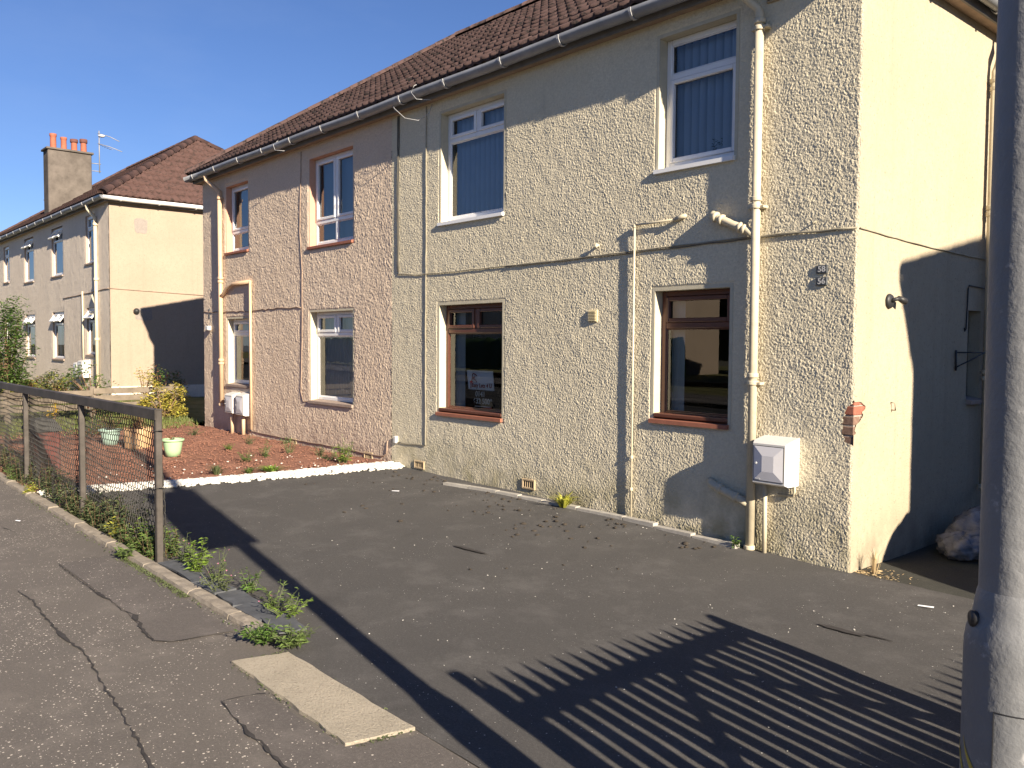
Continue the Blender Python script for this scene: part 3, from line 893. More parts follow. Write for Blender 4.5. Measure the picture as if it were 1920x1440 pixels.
def make_window(house, x0, x1, z0, z1, style, mat, trans, reveal, rmat, sill, sillmat, blind=None, open_top=False, room='room_dark', sill_out=.036, sill_h=.05):
    """window set back in its opening: frame and sashes, panes, reveals, sill, what hangs behind the glass"""
    yf = reveal; fd = .06; fw = .052
    m = MB()
    # outer frame
    frame_bar(m, x0, x0 + fw, yf, yf + fd, z0 + .03, z1)
    frame_bar(m, x1 - fw, x1, yf, yf + fd, z0 + .03, z1)
    frame_bar(m, x0 + fw, x1 - fw, yf + .001, yf + fd, z1 - fw, z1)
    frame_bar(m, x0 + fw, x1 - fw, yf + .001, yf + fd, z0 + .03, z0 + .03 + fw)
    zt = trans
    frame_bar(m, x0 + fw, x1 - fw, yf - .004, yf + fd, zt - .028, zt + .028)
    xm = (x0 + x1) / 2
    cells = []
    zb, zu = z0 + .03 + fw, z1 - fw
    L, Rr = x0 + fw, x1 - fw
    if style in ('two_top', 'two_all'):
        frame_bar(m, xm - .03, xm + .03, yf - .002, yf + fd, zt + .028, zu)
        cells += [(L, xm - .03, zt + .028, zu, 1), (xm + .03, Rr, zt + .028, zu, 1)]
    else:
        cells += [(L, Rr, zt + .028, zu, 0 if style == 'fixed_top' else 1)]
    if style == 'two_all':
        frame_bar(m, xm - .026, xm + .026, yf - .002, yf + fd, zb, zt - .028)
        cells += [(L, xm - .026, zb, zt - .028, 0), (xm + .026, Rr, zb, zt - .028, 0)]
    else:
        cells += [(L, Rr, zb, zt - .028, 1 if style == 'fixed_top' else 0)]
    w = m.build('window', mat, house)
    for (a, b, c, d, sash) in cells:
        sw = .038 if sash else .012
        s_ = MB()
        ang = 0
        if sash and open_top and d > zt:
            ang = .62
        def S(x, y, z):
            # top hung sash swings out about its head
            dz = z - d
            yy = y - (yf - .012)
            return (x, yf - .012 + yy * math.cos(ang) + dz * math.sin(ang), d + dz * math.cos(ang) - yy * -math.sin(ang) * -1)
        o = len(s_.v)
        for (xa, xb, za, zb_) in ((a, a + sw, c, d), (b - sw, b, c, d), (a + sw, b - sw, d - sw, d), (a + sw, b - sw, c, c + sw)):
            t = MB(); t.bbox(xa, xb, yf - (.014 if sash else -.008), yf + .03, za, zb_, .005)
            s_.add([S(*p) for p in t.v], t.f)
        s_.build('sash' if sash else 'bead', mat, w)
        p = MB()
        yp = yf + .018
        p.quad(S(a + sw - .004, yp, c + sw - .004), S(b - sw + .004, yp, c + sw - .004), S(b - sw + .004, yp, d - sw + .004), S(a + sw - .004, yp, d - sw + .004))
        p.build('pane', 'window_glass', w)
    # reveals
    rv = MB()
    rv.quad((x0, 0, z0), (x0, yf + .03, z0), (x0, yf + .03, z1), (x0, 0, z1))
    rv.quad((x1, 0, z0), (x1, 0, z1), (x1, yf + .03, z1), (x1, yf + .03, z0))
    rv.quad((x0, 0, z1), (x0, yf + .03, z1), (x1, yf + .03, z1), (x1, 0, z1))
    rv.quad((x0, 0, z0), (x1, 0, z0), (x1, yf + .03, z0), (x0, yf + .03, z0))
    rv.build('reveal', rmat, w)
    # sill board with a weathered slope
    sb = MB()
    a, b = x0 - sill * .03, x1 + sill * .012
    zz = z0 + .028
    sb.add([(a, -sill_out, zz - sill_h), (b, -sill_out, zz - sill_h), (b, -sill_out, zz - .014), (a, -sill_out, zz - .014),
            (a, yf + .02, zz - sill_h), (b, yf + .02, zz - sill_h), (b, yf + .02, zz + .008), (a, yf + .02, zz + .008)],
           [(0, 1, 2, 3), (3, 2, 6, 7), (0, 4, 5, 1), (0, 3, 7, 4), (1, 5, 6, 2)])
    sb.build('sill', sillmat, w)
    if mat == 'brown_upvc':
        tb = MB(); tb.bbox(x0 + .004, x1 - .004, -.012, yf + .002, zz + .004, zz + .042, .008)
        tb.build('sub_sill', mat, w)
    # what lies behind the glass
    rm = MB()
    yb = yf + 2.6
    yi = yf + fd + .005
    a, b, c, d = x0 - .5, x1 + .6, z0 - .5, z1 + .12
    rm.quad((a, yb, c), (b, yb, c), (b, yb, d), (a, yb, d))
    rm.quad((a, yi, c), (a, yb, c), (a, yb, d), (a, yi, d))
    rm.quad((b, yi, c), (b, yi, d), (b, yb, d), (b, yb, c))
    rm.quad((a, yi, c), (b, yi, c), (b, yb, c), (a, yb, c))
    rm.quad((a, yi, d), (a, yb, d), (b, yb, d), (b, yi, d))
    # inner face of the wall around the opening
    rm.quad((a, yi, c), (x0 + .01, yi, c), (x0 + .01, yi, d), (a, yi, d))
    rm.quad((x1 - .01, yi, c), (b, yi, c), (b, yi, d), (x1 - .01, yi, d))
    rm.quad((x0 + .01, yi, z1 - .01), (x1 - .01, yi, z1 - .01), (x1 - .01, yi, d), (x0 + .01, yi, d))
    rm.quad((x0 + .01, yi, c), (x1 - .01, yi, c), (x1 - .01, yi, z0 + .04), (x0 + .01, yi, z0 + .04))
    rm.build('room', room, w)
    if blind and blind[0] == 'slats':
        me = None
        n = blind[2]; pitch = (x1 - x0 - .05) / n
        for i in range(n):
            xc = x0 + .03 + pitch * (i + .5)
            ang = blind[3] + random.uniform(-.08, .08)
            hw = pitch * .50
            s_ = MB()
            vs_ = []
            for k in range(5):
                u = -1 + k * .5
                bow = .016 * (1 - u * u)
                px_ = xc + u * hw * math.cos(ang) + bow * math.sin(ang); py_ = yf + fd + .07 + u * hw * math.sin(ang) - bow
                vs_ += [(px_, py_, z0 + .06), (px_, py_, z1 - .03)]
            s_.add(vs_, [(2 * k, 2 * k + 2, 2 * k + 3, 2 * k + 1) for k in range(4)])
            s_.build('slat', blind[1], w, True)
    elif blind and blind[0] == 'sheet':
        s_ = MB(); y = yf + fd + .05
        zlo = blind[2] if len(blind) > 2 else z0 + .05
        n = 14
        vs_ = []
        for k in range(n + 1):
            x = x0 + .02 + (x1 - x0 - .04) * k / n
            yy = y + .006 * math.sin(k * 1.9)
            vs_ += [(x, yy, zlo), (x, yy, z1 - .02)]
        s_.add(vs_, [(2 * k, 2 * k + 2, 2 * k + 3, 2 * k + 1) for k in range(n)])
        s_.build('blind', blind[1], w, True)
    elif blind and blind[0] == 'side':
        s_ = MB(); y = yf + fd + .06
        n = 8; vs_ = []
        for k in range(n + 1):
            x = x0 + .03 + blind[2] * k / n
            vs_ += [(x, y + .02 * math.sin(k * 2.2), z0 + .05), (x, y + .02 * math.sin(k * 2.2), z1 - .04)]
        s_.add(vs_, [(2 * k, 2 * k + 2, 2 * k + 3, 2 * k + 1) for k in range(n)])
        s_.build('curtain', blind[1], w, True)
    return w

def tube_part(name, pts, r, mat, parent, n=8, smooth=True, **props):
    return MB().tube(pts, r, n).build(name, mat, parent, smooth, **props)

def ring(parent, p, d, r, h, mat):
    p = Vector(p); d = Vector(d).normalized()
    m = MB().tube([p - d * h * .5, p - d * h * .3, p + d * h * .3, p + d * h * .5], [r * .86, r, r, r * .86], 12)
    return m.build('collar', mat, parent, True)

def collar(parent, c, r, h, mat, axis='z'):
    m = MB()
    m.lathe([(r * .7, -h / 2), (r, -h / 2), (r * 1.04, -h * .3), (r, 0), (r * 1.04, h * .3), (r, h / 2), (r * .7, h / 2)], c, 14)
    return m.build('collar', mat, parent, True)

# ---------- the main block: cream half on the right, pink half on the left
W = 12.40
DEPTH = 6.6
house = empty('house', (-6.2, 3.3, 0), category='house',
              label='two storey harled house, cream right half and pink left half, with brown tiled roof')
OPEN_CREAM = [(-1.905, -1.105, 1.02, 2.195), (-5.185, -4.027, .87, 2.165), (-5.16, -4.02, 3.125, 4.42), (-1.89, -1.09, 3.265, 4.44)]
OPEN_PINK = [(-8.37, -7.165, .84, 2.158), (-8.39, -7.163, 3.10, 4.39), (-11.34, -10.49, .97, 2.11), (-11.37, -10.49, 3.235, 4.38)]
TOPZ = SOF + .05

def hole_front(cx, cz):
    # harling knocked off the corner, bricks showing
    t = np.clip((cz - .955) / .345, 0, 1)
    wv = np.interp(t, [0, .1, .35, .6, .78, .9, 1], [.0, .055, .085, .08, .055, .03, .0]) + .035 * (vnoise(cz, cz * 0 + .5, .022, 5) - .5)
    return (cx > -wv) & (cz > .955) & (cz < 1.30)
def hole_side(cy, cz):
    t = np.clip((cz - 1.03) / .26, 0, 1)
    wv = np.interp(t, [0, .15, .35, .6, .85, 1], [.0, .02, .05, .12, .155, .10]) + .05 * (vnoise(cz, cz * 0 + .5, .022, 8) - .5)
    return (cy < wv) & (cz > 1.03) & (cz < 1.29)

wall_c = wall_grid('wall', -6.2, 0, -.15, TOPZ, .0056, OPEN_CREAM, 'roughcast_cream', house, ('y', 0), .0066, 3, .035, hole_front, fade1=True, bs=.86,
                   xs=np.concatenate([np.linspace(-6.2, -3.2, 470)[:-1], np.linspace(-3.2, 0, 590)]))
wall_c['label'] = 'cream roughcast front wall'
wall_p = wall_grid('wall', -W, -6.2, -.05, TOPZ, .0095, OPEN_PINK, 'roughcast_pink', house, ('y', .0), .0095, 11, .03, None, fade0=True, bs=1.55)
wall_p['label'] = 'pinkish roughcast front wall'
SLIT = [(2.08, 2.37, 1.235, 2.04)]
wall_g = wall_grid('wall', 0, DEPTH, -.25, TOPZ, .022, SLIT, 'gable_paint', house, ('x', 0), .003, 23, .05, hole_side, fade0=True,
                   xs=np.concatenate([np.linspace(0, .24, 50)[:-1], np.linspace(.24, 3, 126)[:-1], np.linspace(3, DEPTH, 60)]),
                   zs=np.concatenate([np.linspace(-.25, 1.0, 60)[:-1], np.linspace(1.0, 1.32, 66)[:-1], np.linspace(1.32, TOPZ, 150)]))
wall_g['label'] = 'smooth cream painted gable wall'
m = MB()
m.quad((-W, DEPTH, -.2), (-W, 0, -.2), (-W, 0, TOPZ), (-W, DEPTH, TOPZ))
m.quad((0, DEPTH, -.2), (-W, DEPTH, -.2), (-W, DEPTH, TOPZ), (0, DEPTH, TOPZ))
m.build('wall', 'roughcast_pink', house, label='rear and left side walls')

# bricks laid bare at the corner
bl = empty('brickwork', (0, 0, 1.1)); bl.parent = house; bl.location = Vector((0, 0, 1.1)) - Vector(house.location)
MB().box(-.16, -.009, .009, .24, .92, 1.33).build('mortar_bed', 'mortar', bl)
for k, z in enumerate((.962, 1.038, 1.114, 1.190, 1.262)):
    off = .0 if k % 2 else -.03
    mt = 'brick_red' if k >= 3 else 'brick_brown'
    b = MB(); jx = random.uniform(0, .004)
    b.bbox(-.115 + off * .3, -.002 - jx, .003 + jx, .215 if k % 2 else .10, z, z + .066, .006)
    b.build('brick', mt, bl)
    if not k % 2:
        b = MB(); b.bbox(-.10, -.002 - jx, .108, .215, z, z + .066, .006); b.build('brick', mt, bl)

# windows of the cream half
SO = .10
make_window(house, *OPEN_CREAM[0], 'one_top', 'brown_upvc', 1.885, SO, 'smooth_render', 1, 'terracotta_sill', ('side', 'curtain_white', .16))
make_window(house, *OPEN_CREAM[1], 'two_top', 'brown_upvc', 1.862, SO, 'smooth_render', 1, 'terracotta_sill', ('side', 'curtain_white', .22))
make_window(house, *OPEN_CREAM[2], 'two_top', 'white_upvc', 4.10, SO, 'smooth_render', 1, 'white_upvc', ('slats', 'blind_blue', 12, .62))
make_window(house, *OPEN_CREAM[3], 'fixed_top', 'white_upvc', 4.105, SO, 'smooth_render', 1, 'white_upvc', ('slats', 'blind_blue', 9, .62))
# pink half
make_window(house, *OPEN_PINK[0], 'two_top', 'white_upvc', 1.835, SO, 'smooth_render', 1, 'stone_sill', ('slats', 'blind_grey', 16, .22))
make_window(house, *OPEN_PINK[1], 'two_all', 'white_upvc', 3.47, SO, 'reveal_terracotta', 1, 'terracotta_sill', ('sheet', 'net_blue'))
make_window(house, *OPEN_PINK[2], 'one_top', 'white_upvc', 1.85, SO, 'smooth_render', 1, 'stone_sill', ('sheet', 'curtain_white', 1.55))
make_window(house, *OPEN_PINK[3], 'one_top', 'white_upvc', 3.60, SO, 'reveal_terracotta', 1, 'terracotta_sill', ('sheet', 'net_blue'))

# smooth bands of render round the openings (a few millimetres proud of the harling's bed)
def surround(o, mat, wl, wr, wt):
    x0, x1, z0, z1 = o
    m = MB()
    m.box(x0 - wl, x0, -.004, .002, z0 - .02, z1 + wt)
    m.box(x1, x1 + wr, -.004, .002, z0 - .02, z1 + wt)
    m.box(x0, x1, -.0042, .002, z1, z1 + wt)
    m.build('window_surround', mat, house)
for o in OPEN_CREAM:
    surround(o, 'smooth_render', .030, .030, .032)
for o in OPEN_PINK[::2]:
    surround(o, 'smooth_render', .022, .022, .03)

# slit window in the gable
m = MB()
y0, y1, z0, z1 = SLIT[0]
m.quad((0, y0, z0), (-.12, y0, z0), (-.12, y0, z1), (0, y0, z1))
m.quad((0, y1, z0), (0, y1, z1), (-.12, y1, z1), (-.12, y1, z0))
m.quad((0, y0, z1), (-.12, y0, z1), (-.12, y1, z1), (0, y1, z1))
m.quad((0, y0, z0), (0, y1, z0), (-.12, y1, z0), (-.12, y0, z0))
sw = m.build('window', 'gable_paint', house, label='narrow slit window in the gable')
MB().quad((-.1, y0, z0), (-.1, y1, z0), (-.1, y1, z1), (-.1, y0, z1)).build('pane', 'window_glass', sw)
MB().quad((-.3, y0 - .1, z0 - .1), (-.3, y1 + .1, z0 - .1), (-.3, y1 + .1, z1 + .1), (-.3, y0 - .1, z1 + .1)).build('room', 'room_dark', sw)
m = MB()
m.add([(.05, y0 - .0, z0 - .045), (.05, y1 + .03, z0 - .045), (.05, y1 + .03, z0 - .01), (.05, y0, z0 - .01), (-.1, y0, z0 - .045), (-.1, y1 + .03, z0 - .045), (-.1, y1 + .03, z0 + .02), (-.1, y0, z0 + .02)],
      [(0, 1, 2, 3), (3, 2, 6, 7), (0, 4, 5, 1), (0, 3, 7, 4), (1, 5, 6, 2)])
m.build('sill', 'stone_sill', sw)

eaves(house, -W, 0, DEPTH, 0, 'grey_gutter')
make_roof(house, -W, 0, DEPTH, 0, 'roof_tile', 300)

# downpipes and waste pipes
PY = -.062
dp = tube_part('downpipe', [(-.835, PY, 4.26), (-.83, PY, .02)], .036, 'cream_pipe', house, 14)
tube_part('swan_neck', [(-.95, -.21, 4.60), (-.945, -.205, 4.53), (-.90, -.14, 4.455), (-.85, -.075, 4.40), (-.836, PY, 4.35), (-.835, PY, 4.22)], .034, 'cream_pipe', dp, 12)
for z in (4.29, 4.235, 2.885, 2.825, 1.465, 1.405, .055):
    collar(dp, (-.833, PY, z), .045, .035, 'cream_pipe')
for z in (4.24, 2.82, 1.40):
    MB().bbox(-.91, -.755, -.075, -.01, z - .012, z + .012, .004).build('pipe_clip', 'cream_pipe', dp)
tube_part('branch_pipe', [(-1.30, .02, 2.83), (-1.25, -.055, 2.80), (-1.20, -.07, 2.775), (-1.05, PY, 2.705), (-.92, PY, 2.65), (-.84, PY, 2.60)], .033, 'cream_pipe', dp, 12)
for q in ((-1.215, -.068, 2.782), (-1.155, -.068, 2.753), (-.975, PY, 2.673), (-.935, PY, 2.655)):
    ring(dp, q, (1, 0, -.43), .046, .032, 'cream_pipe')
tube_part('branch_pipe', [(-1.28, .02, .55), (-1.22, -.05, .53), (-1.1, -.06, .49), (-.95, PY, .445), (-.84, PY, .41)], .034, 'cream_pipe', dp, 12)
for q in ((-1.13, -.06, .50), (-.97, PY, .45)):
    ring(dp, q, (1, 0, -.33), .046, .04, 'cream_pipe')
tp = tube_part('overflow_pipe', [(-2.13, -.033, 2.815), (-2.13, -.033, .06)], .0105, 'cream_pipe', house, 8)
tube_part('overflow_arm', [(-2.135, -.033, 2.81), (-1.9, -.033, 2.81), (-1.62, -.033, 2.815)], .0105, 'cream_pipe', tp, 8)
tube_part('socket', [(-1.66, -.033, 2.814), (-1.585, -.02, 2.835), (-1.57, .02, 2.84)], .022, 'cream_pipe', tp, 10)
for z in (2.8, .66, .36):
    collar(tp, (-2.13, -.033, z), .016, .03, 'cream_pipe')
tube_part('service_pipe', [(-.71, -.045, .64), (-.705, -.045, .03)], .019, 'cream_pipe', house, 10)
tube_part('service_pipe', [(-.60, -.03, .52), (-.47, -.03, .525), (-.455, -.03, .56), (-.455, -.03, .66)], .011, 'cream_pipe', house, 8)
# gable downpipe
gp = tube_part('downpipe', [(.07, 2.35, 4.1), (.07, 2.375, .42)], .038, 'cream_pipe', house, 14)
tube_part('swan_neck', [(.19, 2.42, 4.64), (.18, 2.42, 4.5), (.1, 2.36, 4.35), (.07, 2.35, 4.2), (.07, 2.35, 4.05)], .036, 'cream_pipe', gp, 12)
for z in (4.12, 4.05, 2.98, 2.92, 1.48, 1.42, .42):
    collar(gp, (.07, 2.36, z), .049, .04, 'cream_pipe')
tube_part('shoe', [(.07, 2.375, .44), (.09, 2.36, .38), (.16, 2.28, .33)], .042, 'cream_pipe', gp, 12)
# pink half pipes
pp = tube_part('downpipe', [(-11.50, PY, 4.20), (-11.48, PY, .60)], .038, 'peach_pipe', house, 14)
tube_part('swan_neck', [(-11.75, -.21, 4.60), (-11.74, -.2, 4.53), (-11.62, -.13, 4.42), (-11.51, PY, 4.32), (-11.50, PY, 4.1)], .036, 'peach_pipe', pp, 12)
for z in (4.2, 2.82, 2.76, 1.40, 1.34, .62):
    collar(pp, (-11.49, PY, z), .05, .04, 'peach_pipe')
tube_part('branch_pipe', [(-11.49, PY, 2.50), (-11.38, PY, 2.54), (-11.22, PY, 2.64), (-11.0, -.05, 2.70), (-10.34, -.05, 2.705)], .030, 'peach_pipe', pp, 12)
tube_part('waste_pipe', [(-10.32, -.05, 2.72), (-10.31, -.05, .27)], .022, 'peach_pipe', pp, 10)

# cables clipped along the front
def wobble(pts, amp=.006, step=.12, seed=0):
    r = random.Random(seed); out = []
    for a, b in zip(pts[:-1], pts[1:]):
        a = Vector(a); b = Vector(b); n = max(1, int((b - a).length / step))
        for k in range(n):
            p = a.lerp(b, k / n)
            if out:
                p = p + Vector((r.uniform(-amp, amp), 0, r.uniform(-amp, amp)))
            out.append(p)
    out.append(Vector(pts[-1]))
    return out
CY = -.017
tube_part('cable', wobble([(-6.06, CY, 2.585), (-5.62, CY, 2.552), (-4.71, CY, 2.548), (-3.96, CY, 2.555), (-3.06, CY, 2.562), (-2.29, CY, 2.572), (-1.49, CY, 2.585), (-.96, CY, 2.592), (-.48, CY, 2.592), (-.01, CY, 2.582)], .004, .15, 1), .0065, 'cable_painted', house, 6)
tube_part('cable', wobble([(-3.96, CY - .006, 2.545), (-3.06, CY - .004, 2.552), (-1.49, CY, 2.572), (-.48, CY - .004, 2.582), (-.01, CY, 2.578)], .004, .15, 2), .005, 'cable', house, 6)
tube_part('cable', wobble([(.012, .0, 2.58), (.012, .6, 2.555), (.012, 1.4, 2.53), (.012, 2.5, 2.515)], .003, .15, 3), .006, 'cable_painted', house, 6)
tube_part('cable', wobble([(-6.05, CY, 4.56), (-6.06, CY, 3.6), (-6.05, CY, 2.62)], .006, .12, 4), .008, 'cable', house, 6)
tube_part('cable', wobble([(-6.025, CY, 4.56), (-6.03, CY, 3.6), (-6.03, CY, 2.60)], .005, .12, 5), .007, 'cable', house, 6)
tube_part('cable', wobble([(-5.44, CY, 4.56), (-5.44, CY, 2.6), (-5.45, CY, 1.7), (-5.44, CY, .47), (-5.46, CY, .455), (-6.06, CY, .445)], .005, .14, 6), .0065, 'cable_painted', house, 6)
tube_part('cable', wobble([(-8.61, CY, 4.54), (-8.66, CY, 3.36), (-8.60, CY, 2.76), (-8.60, CY, 1.89), (-8.65, CY, .97), (-8.58, CY, .83), (-8.36, CY, .85)], .007, .14, 7), .006, 'cable_pink', house, 6)
tube_part('cable', wobble([(-8.63, CY, 2.23), (-9.31, CY, 2.25), (-10.32, CY, 2.225), (-11.56, CY, 2.235), (-12.38, CY, 2.255)], .012, .10, 8), .008, 'cable_pink', house, 6)
tube_part('cable', wobble([(-10.55, CY, .235), (-9.11, CY, .225), (-7.68, CY, .235), (-6.79, CY, .225), (-6.40, CY, .225), (-6.31, CY, .27), (-6.28, CY, .44)], .004, .14, 9), .010, 'cable_pink', house, 6)
for pts in ([(-5.9, -.19, 4.64), (-5.75, -.27, 4.55), (-5.55, -.25, 4.40), (-5.40, -.16, 4.36), (-5.32, -.06, 4.45), (-5.30, -.03, 4.56)],
            [(-5.30, -.15, 4.80), (-5.36, -.25, 4.74), (-5.38, -.28, 4.66), (-5.30, -.26, 4.57), (-5.15, -.16, 4.55)],
            [(-8.95, -.20, 4.74), (-9.0, -.27, 4.66), (-8.92, -.28, 4.57), (-8.70, -.24, 4.53)],
            [(-5.05, .55, 5.22), (-4.6, .75, 5.36), (-4.2, .85, 5.42)],
            [(-3.4, .55, 5.24), (-2.9, .72, 5.34), (-2.5, .95, 5.50)]):
    tube_part('loose_wire', pts, .0042, 'gutter_bracket', house, 6)
# junction box, bolt, small fittings
MB().bbox(-6.11, -6.055, -.045, .0, .43, .52, .006).build('junction_box', 'meter_white', house)
tube_part('wall_bolt', [(-2.60, .01, 2.665), (-2.61, -.055, 2.66)], .014, 'cream_pipe', house, 8)
MB().bbox(-2.64, -2.585, -.055, -.03, 2.635, 2.685, .01).build('wall_bolt_plate', 'cream_pipe', house)
tube_part('wall_hook', [(-.34, .0, 2.66), (-.345, -.03, 2.655), (-.35, -.035, 2.64)], .006, 'cable_painted', house, 6)
# air bricks near the ground and the extractor grille
def air_brick(x0, x1, z0, z1, y=-.012):
    m = MB(); f = .022
    m.bbox(x0, x0 + f, y - .012, .01, z0, z1, .004); m.bbox(x1 - f, x1, y - .012, .01, z0, z1, .004)
    m.bbox(x0 + f, x1 - f, y - .011, .01, z1 - f, z1, .004); m.bbox(x0 + f, x1 - f, y - .011, .01, z0, z0 + f, .004)
    b = m.build('air_brick', 'vent_clay', house)
    MB().box(x0 + f, x1 - f, y - .002, .0, z0 + f, z1 - f).build('backing', 'vent_dark', b)
    for k in range(1, 5):
        x = x0 + f + (x1 - x0 - 2 * f) * k / 5
        MB().box(x - .003, x + .003, y - .007, y - .002, z0 + f, z1 - f).build('bar', 'vent_clay', b)
air_brick(-5.68, -5.47, .155, .255)
air_brick(-3.67, -3.47, .165, .275)
air_brick(-6.86, -6.65, .145, .245)
air_brick(-9.0, -8.8, .15, .24)
m = MB(); m.bbox(-2.72, -2.60, -.022, .0, 1.925, 2.045, .006)
ev = m.build('extractor_grille', 'vent_plastic', house)
for k in range(7):
    z = 1.937 + k * .0145
    MB().bbox(-2.715, -2.617, -.032, -.020, z, z + .007, .002).build('louvre', 'vent_plastic', ev)
m = MB(); m.bbox(-.80, -.64, -.03, .02, 4.43, 4.55, .006)
ub = m.build('eaves_vent', 'vent_clay', house)
MB().box(-.785, -.655, -.033, -.03, 4.445, 4.535).build('backing', 'vent_dark', ub)

# text as flat mesh
def text_part(s, size, mat, parent, loc, rot=(PI / 2, 0, 0), name='lettering', bold=0.0, align='CENTER', sx=1.0):
    cu = bpy.data.curves.new(name, 'FONT')
    cu.body = s; cu.size = size; cu.align_x = align; cu.align_y = 'CENTER'; cu.offset = bold; cu.extrude = .0006
    tmp = bpy.data.objects.new('tmp', cu)
    COL.objects.link(tmp)
    bpy.context.view_layer.update()
    me = bpy.data.meshes.new_from_object(tmp.evaluated_get(bpy.context.evaluated_depsgraph_get()))
    bpy.data.objects.remove(tmp)
    me.name = name
    me.materials.clear(); me.materials.append(M(mat))
    o = bpy.data.objects.new(name, me)
    COL.objects.link(o)
    o.parent = parent
    o.location = Vector(loc) - world_loc(parent)
    o.rotation_euler = rot
    o.scale = (sx, 1, 1)
    return o

for s, z in (('58', 2.292), ('56', 2.20)):
    m = MB(); m.bbox(-.323, -.232, -.022, .0, z - .032, z + .032, .004)
    pq = m.build('number_plaque', 'plaque_grey', house, label='small grey house number plaque reading ' + s)
    text_part(s, .060, 'letter_white', pq, (-.277, -.0235, z), bold=.001, sx=1.05)
for z in (2.29, 2.20, 2.16):
    MB().bbox(-12.14, -12.10, -.02, .0, z - .025, z + .025, .004).build('number_plaque', 'plaque_grey', house)
# small floodlight near the far corner
m = MB(); m.bbox(-12.10, -11.98, -.10, -.03, 1.92, 2.0, .01)
fl = m.build('wall_light', 'meter_white', house)
tube_part('bracket', [(-12.16, .0, 1.98), (-12.14, -.04, 1.98), (-12.08, -.06, 1.97)], .012, 'black_iron', fl, 6)

# meter cupboards
def meter_box(x0, x1, z0, z1, d, parent):
    m = MB(); c = .03
    # body: sloping top and chamfered front edges
    m.add([(x0, 0, z0), (x1, 0, z0), (x1, 0, z1 + .04), (x0, 0, z1 + .04),
           (x0, -d + c, z0), (x1, -d + c, z0), (x1, -d + c, z1 + .012), (x0, -d + c, z1 + .012),
           (x0 + .008, -d, z0 + .016), (x1 - .02, -d, z0 + .016), (x1 - .02, -d, z1 - .012), (x0 + .008, -d, z1 - .012)],
          [(0, 1, 5, 4), (2, 3, 7, 6), (1, 2, 6, 5), (3, 0, 4, 7), (4, 5, 9, 8), (5, 6, 10, 9), (6, 7, 11, 10), (7, 4, 8, 11), (8, 9, 10, 11)])
    b = m.build('meter_cupboard', 'meter_white', parent)
    e = .020; a0, a1, b0, b1 = x0 + .008 + e * .6, x1 - .02 - e * .6, z0 + .016 + e, z1 - .012 - e
    dr = MB()
    ix, iz = (a1 - a0) * .30, (b1 - b0) * .27
    y = -d - .004
    dr.add([(a0, y, b0), (a1, y, b0), (a1, y, b1), (a0, y, b1), (a0 + ix, y - .012, b0 + iz), (a1 - ix, y - .012, b0 + iz), (a1 - ix, y - .012, b1 - iz), (a0 + ix, y - .012, b1 - iz)],
           [(0, 1, 5, 4), (1, 2, 6, 5), (2, 3, 7, 6), (3, 0, 4, 7), (4, 5, 6, 7)])
    do = dr.build('door', 'meter_door', b)
    fr = MB()
    for q in ((a0 - .005, a0, b0, b1), (a1, a1 + .005, b0, b1), (a0 - .005, a1 + .005, b1, b1 + .005), (a0 - .005, a1 + .005, b0 - .005, b0)):
        fr.box(q[0], q[1], -d - .0035, -d - .001, q[2], q[3])
    fr.build('door_gap', 'vent_dark', b)
    lk = MB(); lk.tube([(a0 + .022, y + .001, (b0 + b1) / 2), (a0 + .022, y - .010, (b0 + b1) / 2)], .008, 10)
    lk.build('lock', 'meter_white', b)
    return b
mbx = meter_box(-.745, -.435, .605, .945, .185, house)
for k in range(4):
    MB().box(-.708 + k * .011, -.701 + k * .011, -.1925, -.1905, .648, .660).build('lettering', 'letter_white', mbx)
meter_box(-11.14, -10.82, .50, .82, .155, house)
meter_box(-10.70, -10.38, .49, .83, .155, house)
for x in (-11.0, -10.55):
    tube_part('service_pipe', [(x, -.08, .52), (x, -.08, .14)], .03, 'peach_pipe', house, 10)

# gable fittings
lampb = MB().lathe([(.0, 0), (.055, 0), (.06, .012), (.05, .028), (.0, .03)], (0, 0, 0), 18)
wl = empty('wall_lamp', (0, .5, 2.06)); wl.parent = house; wl.location = Vector((0, .5, 2.06)) - Vector(house.location)
m = MB(); m.add([(z, y + .5, x + 2.06) for x, y, z in lampb.v], lampb.f); m.build('rose', 'black_iron', wl, True)
tube_part('neck', [(.02, .50, 2.06), (.05, .52, 2.075), (.07, .55, 2.08)], .016, 'black_iron', wl, 10)
tube_part('shade', [(.06, .54, 2.085), (.075, .58, 2.07), (.08, .615, 2.06)], [.018, .026, .028], 'black_iron', wl, 12)
tube_part('hook_wire', [(.015, 2.45, 2.25), (.015, 2.04, 2.26), (.015, 2.02, 2.23), (.015, 2.0, 1.87), (.015, 1.975, 1.85), (.015, 1.96, 1.88)], .006, 'black_iron', house, 6)
br = tube_part('washing_line_bracket', [(.02, 1.78, 1.68), (.02, 1.79, 1.50)], .009, 'black_iron', house, 6)
tube_part('arm', [(.02, 1.78, 1.66), (.06, 2.1, 1.66), (.10, 2.42, 1.66), (.10, 2.43, 1.62)], .007, 'black_iron', br, 6)
tube_part('stay', [(.02, 1.79, 1.53), (.06, 2.1, 1.61), (.08, 2.25, 1.655)], .006, 'black_iron', br, 6)
tube_part('staple', [(.0, .585, 1.265), (.035, .59, 1.265), (.035, .60, 1.205), (.0, .60, 1.205)], .006, 'cable_painted', house, 6)

